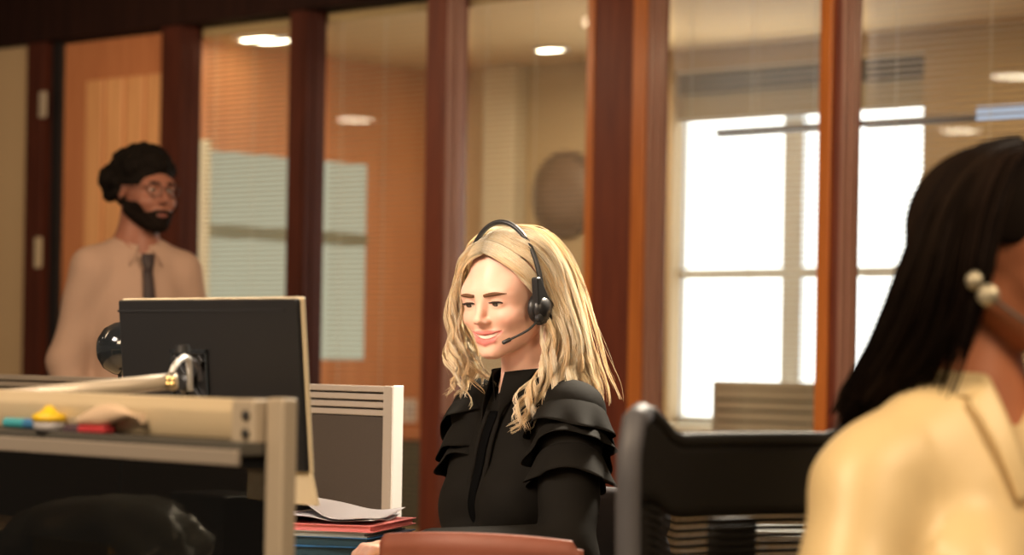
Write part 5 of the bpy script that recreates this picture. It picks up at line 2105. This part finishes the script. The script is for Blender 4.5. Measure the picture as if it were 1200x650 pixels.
xs, ys, zs = grid_axes([s3L, s3R, e3L, e3R, w3L, w3R, (0, -0.1, nm), (0, 0.1, nm - 0.58)], 0.10, 0.009, [])
V, Fq = mesh_sdf(m_shirt, xs, ys, zs)
np_mesh('shirt', V, Fq, M['shirt'], man.root)
xs, ys, zs = grid_axes([(0.2, 0.1, nm - 0.5), (-0.2, -0.1, 0.06)], 0.06, 0.013, [])
V, Fq = mesh_sdf(lambda p: np.maximum(np.maximum(m_legs(p) - 0.014, p[:, 2] - (nm - 0.57)), 0.07 - p[:, 2]), xs, ys, zs)
np_mesh('trousers', V, Fq, M['trousers'], man.root)
shoe_mesh(0.10, -0.02, man.root)
shoe_mesh(-0.10, -0.02, man.root)


def m_collar(u, v):
    a = R(14) + (2 * math.pi - R(28)) * u
    fr_ = abs(u - 0.5) * 2
    rr_ = 0.066 + 0.006 * (1 - v)
    return (rr_ * math.sin(a), 0.008 - rr_ * math.cos(a) * 1.02, nm - 0.045 + 0.062 * v - 0.020 * fr_ ** 2)


mcb = MB().grid(m_collar, 36, 5)
for sgn in (-1, 1):
    def mflap(u, v, sgn=sgn):
        b = np.array(m_collar(0.0 if sgn > 0 else 1.0, 1.0))
        c = np.array(m_collar(0.22 if sgn > 0 else 0.78, 1.0))
        p0 = b * (1 - u) + c * u
        y_ = front_y(m_shirt, sgn * 0.05, nm - 0.065) - 0.005
        tp_ = np.array((sgn * 0.05, y_, nm - 0.065))
        q = p0 + (tp_ - p0) * v * (1 - 0.6 * u)
        q[1] -= 0.006 * math.sin(math.pi * v)
        return q
    mcb.grid(mflap, 6, 6)
mcb.build('collar', M['shirt'], man.root, smooth=True, solid=0.003)
tz = np.linspace(nm - 0.03, nm - 0.48, 26)
ty = [front_y(m_shirt, 0.0, z) if z < nm - 0.06 else front_y(m_shirt, 0.0, nm - 0.06) for z in tz]


def tief(u, v):
    w_ = (0.020 - 0.006 * math.exp(-((u - 0.10) / 0.03) ** 2)) if u < 0.12 else 0.015 + 0.022 * (u - 0.12)
    if u > 0.95:
        w_ *= (1 - u) / 0.05
    y = float(np.interp(u, np.linspace(0, 1, 26), ty)) - 0.006 - (0.010 if u < 0.11 else 0.0)
    return ((2 * v - 1) * w_, y - 0.004 * (1 - (2 * v - 1) ** 2), nm - 0.028 - 0.45 * u)


MB().grid(tief, 50, 6).build('necktie', M['tie'], man.root, smooth=True, solid=0.004)
rs_ = np.random.default_rng(3)
curl = []
while len(curl) < 130:
    v = nrm(rs_.normal(0, 1, 3))
    if v[2] < -0.55 or (v[1] < -0.5 and v[2] < 0.40) or (v[1] < -0.05 and v[2] < 0.22):
        continue
    back = 1.03 + 0.22 * max(0, v[1]) * (1 - max(0, v[2]))
    curl.append((np.array((0.082 * v[0] * back, 0.024 + 0.104 * v[1] * back, 0.030 + 0.092 * v[2])), rs_.uniform(0.014, 0.027)))


def m_hair(p):
    q = man.head.local(p)
    d = sd_ell(q, (0, 0.022, 0.028), (0.086, 0.112, 0.098))
    face = sd_ell(q, (0, -0.140, -0.045), (0.080, 0.098, 0.112))
    d = smax(d, -face, 0.010)
    d = np.maximum(d, -np.maximum(q[:, 1] - 0.012, q[:, 2] - 0.012))
    for c_, r_ in curl:
        d = smin(d, np.sqrt(((q - c_.astype(np.float32)) ** 2).sum(1)) - r_, 0.004)
    return d + 0.002 * np.sin(190 * q[:, 0]) * np.sin(170 * q[:, 1] + 1) * np.sin(180 * q[:, 2])


xs, ys, zs = grid_axes([man.hl + np.array((0, 0.02, 0.02))], 0.19, 0.0055, [])
V, Fq = mesh_sdf(m_hair, xs, ys, zs)
np_mesh('hair', V, Fq, M['black_hair'], man.root)


def m_beard(p):
    q = man.head.local(p)
    d = man.head.f(p) - 0.0055 - 0.0015 * np.sin(300 * q[:, 0]) * np.sin(280 * q[:, 2])
    s = np.abs(q[:, 0])
    top = q[:, 2] - (-0.058 - 0.35 * np.clip(s - 0.018, 0, 0.02) + 1.5 * np.clip(s - 0.048, 0, 0.03))
    d = smax(d, top, 0.004)
    d = np.maximum(d, q[:, 1] - 0.004)
    lips = sd_ell(q, (0, -0.100, -0.0735), (0.021, 0.030, 0.0065))
    d = smax(d, -lips, 0.003)
    return np.maximum(d, -0.128 - q[:, 2])


xs, ys, zs = grid_axes([man.hl + np.array((0, -0.03, -0.07))], 0.10, 0.0035, [])
V, Fq = mesh_sdf(m_beard, xs, ys, zs)
np_mesh('beard', V, Fq, M['beard'], man.root)
gs = MB()
for sx in (-1, 1):
    ringp = []
    for a in np.linspace(0, 2 * math.pi, 25):
        ringp.append(tuple(man.head.out(np.array([[sx * 0.033 + 0.024 * math.cos(a), -0.108 + 0.012 * abs(sx * 0.033 + 0.024 * math.cos(a)) / 0.06, 0.000 + 0.019 * math.sin(a)]]))[0]))
    gs.tube(ringp, 0.0015, 6, cap=False)
    gs.tube([tuple(man.head.out(np.array([q]))[0]) for q in ((sx * 0.057, -0.097, 0.006), (sx * 0.074, -0.06, 0.006), (sx * 0.080, 0.01, 0.004))], 0.0014, 6)
gs.tube([tuple(man.head.out(np.array([q]))[0]) for q in ((-0.010, -0.108, 0.004), (0, -0.110, 0.006), (0.010, -0.108, 0.004))], 0.0014, 6)
gs.build('glasses', M['black_plastic'], man.root, smooth=True)
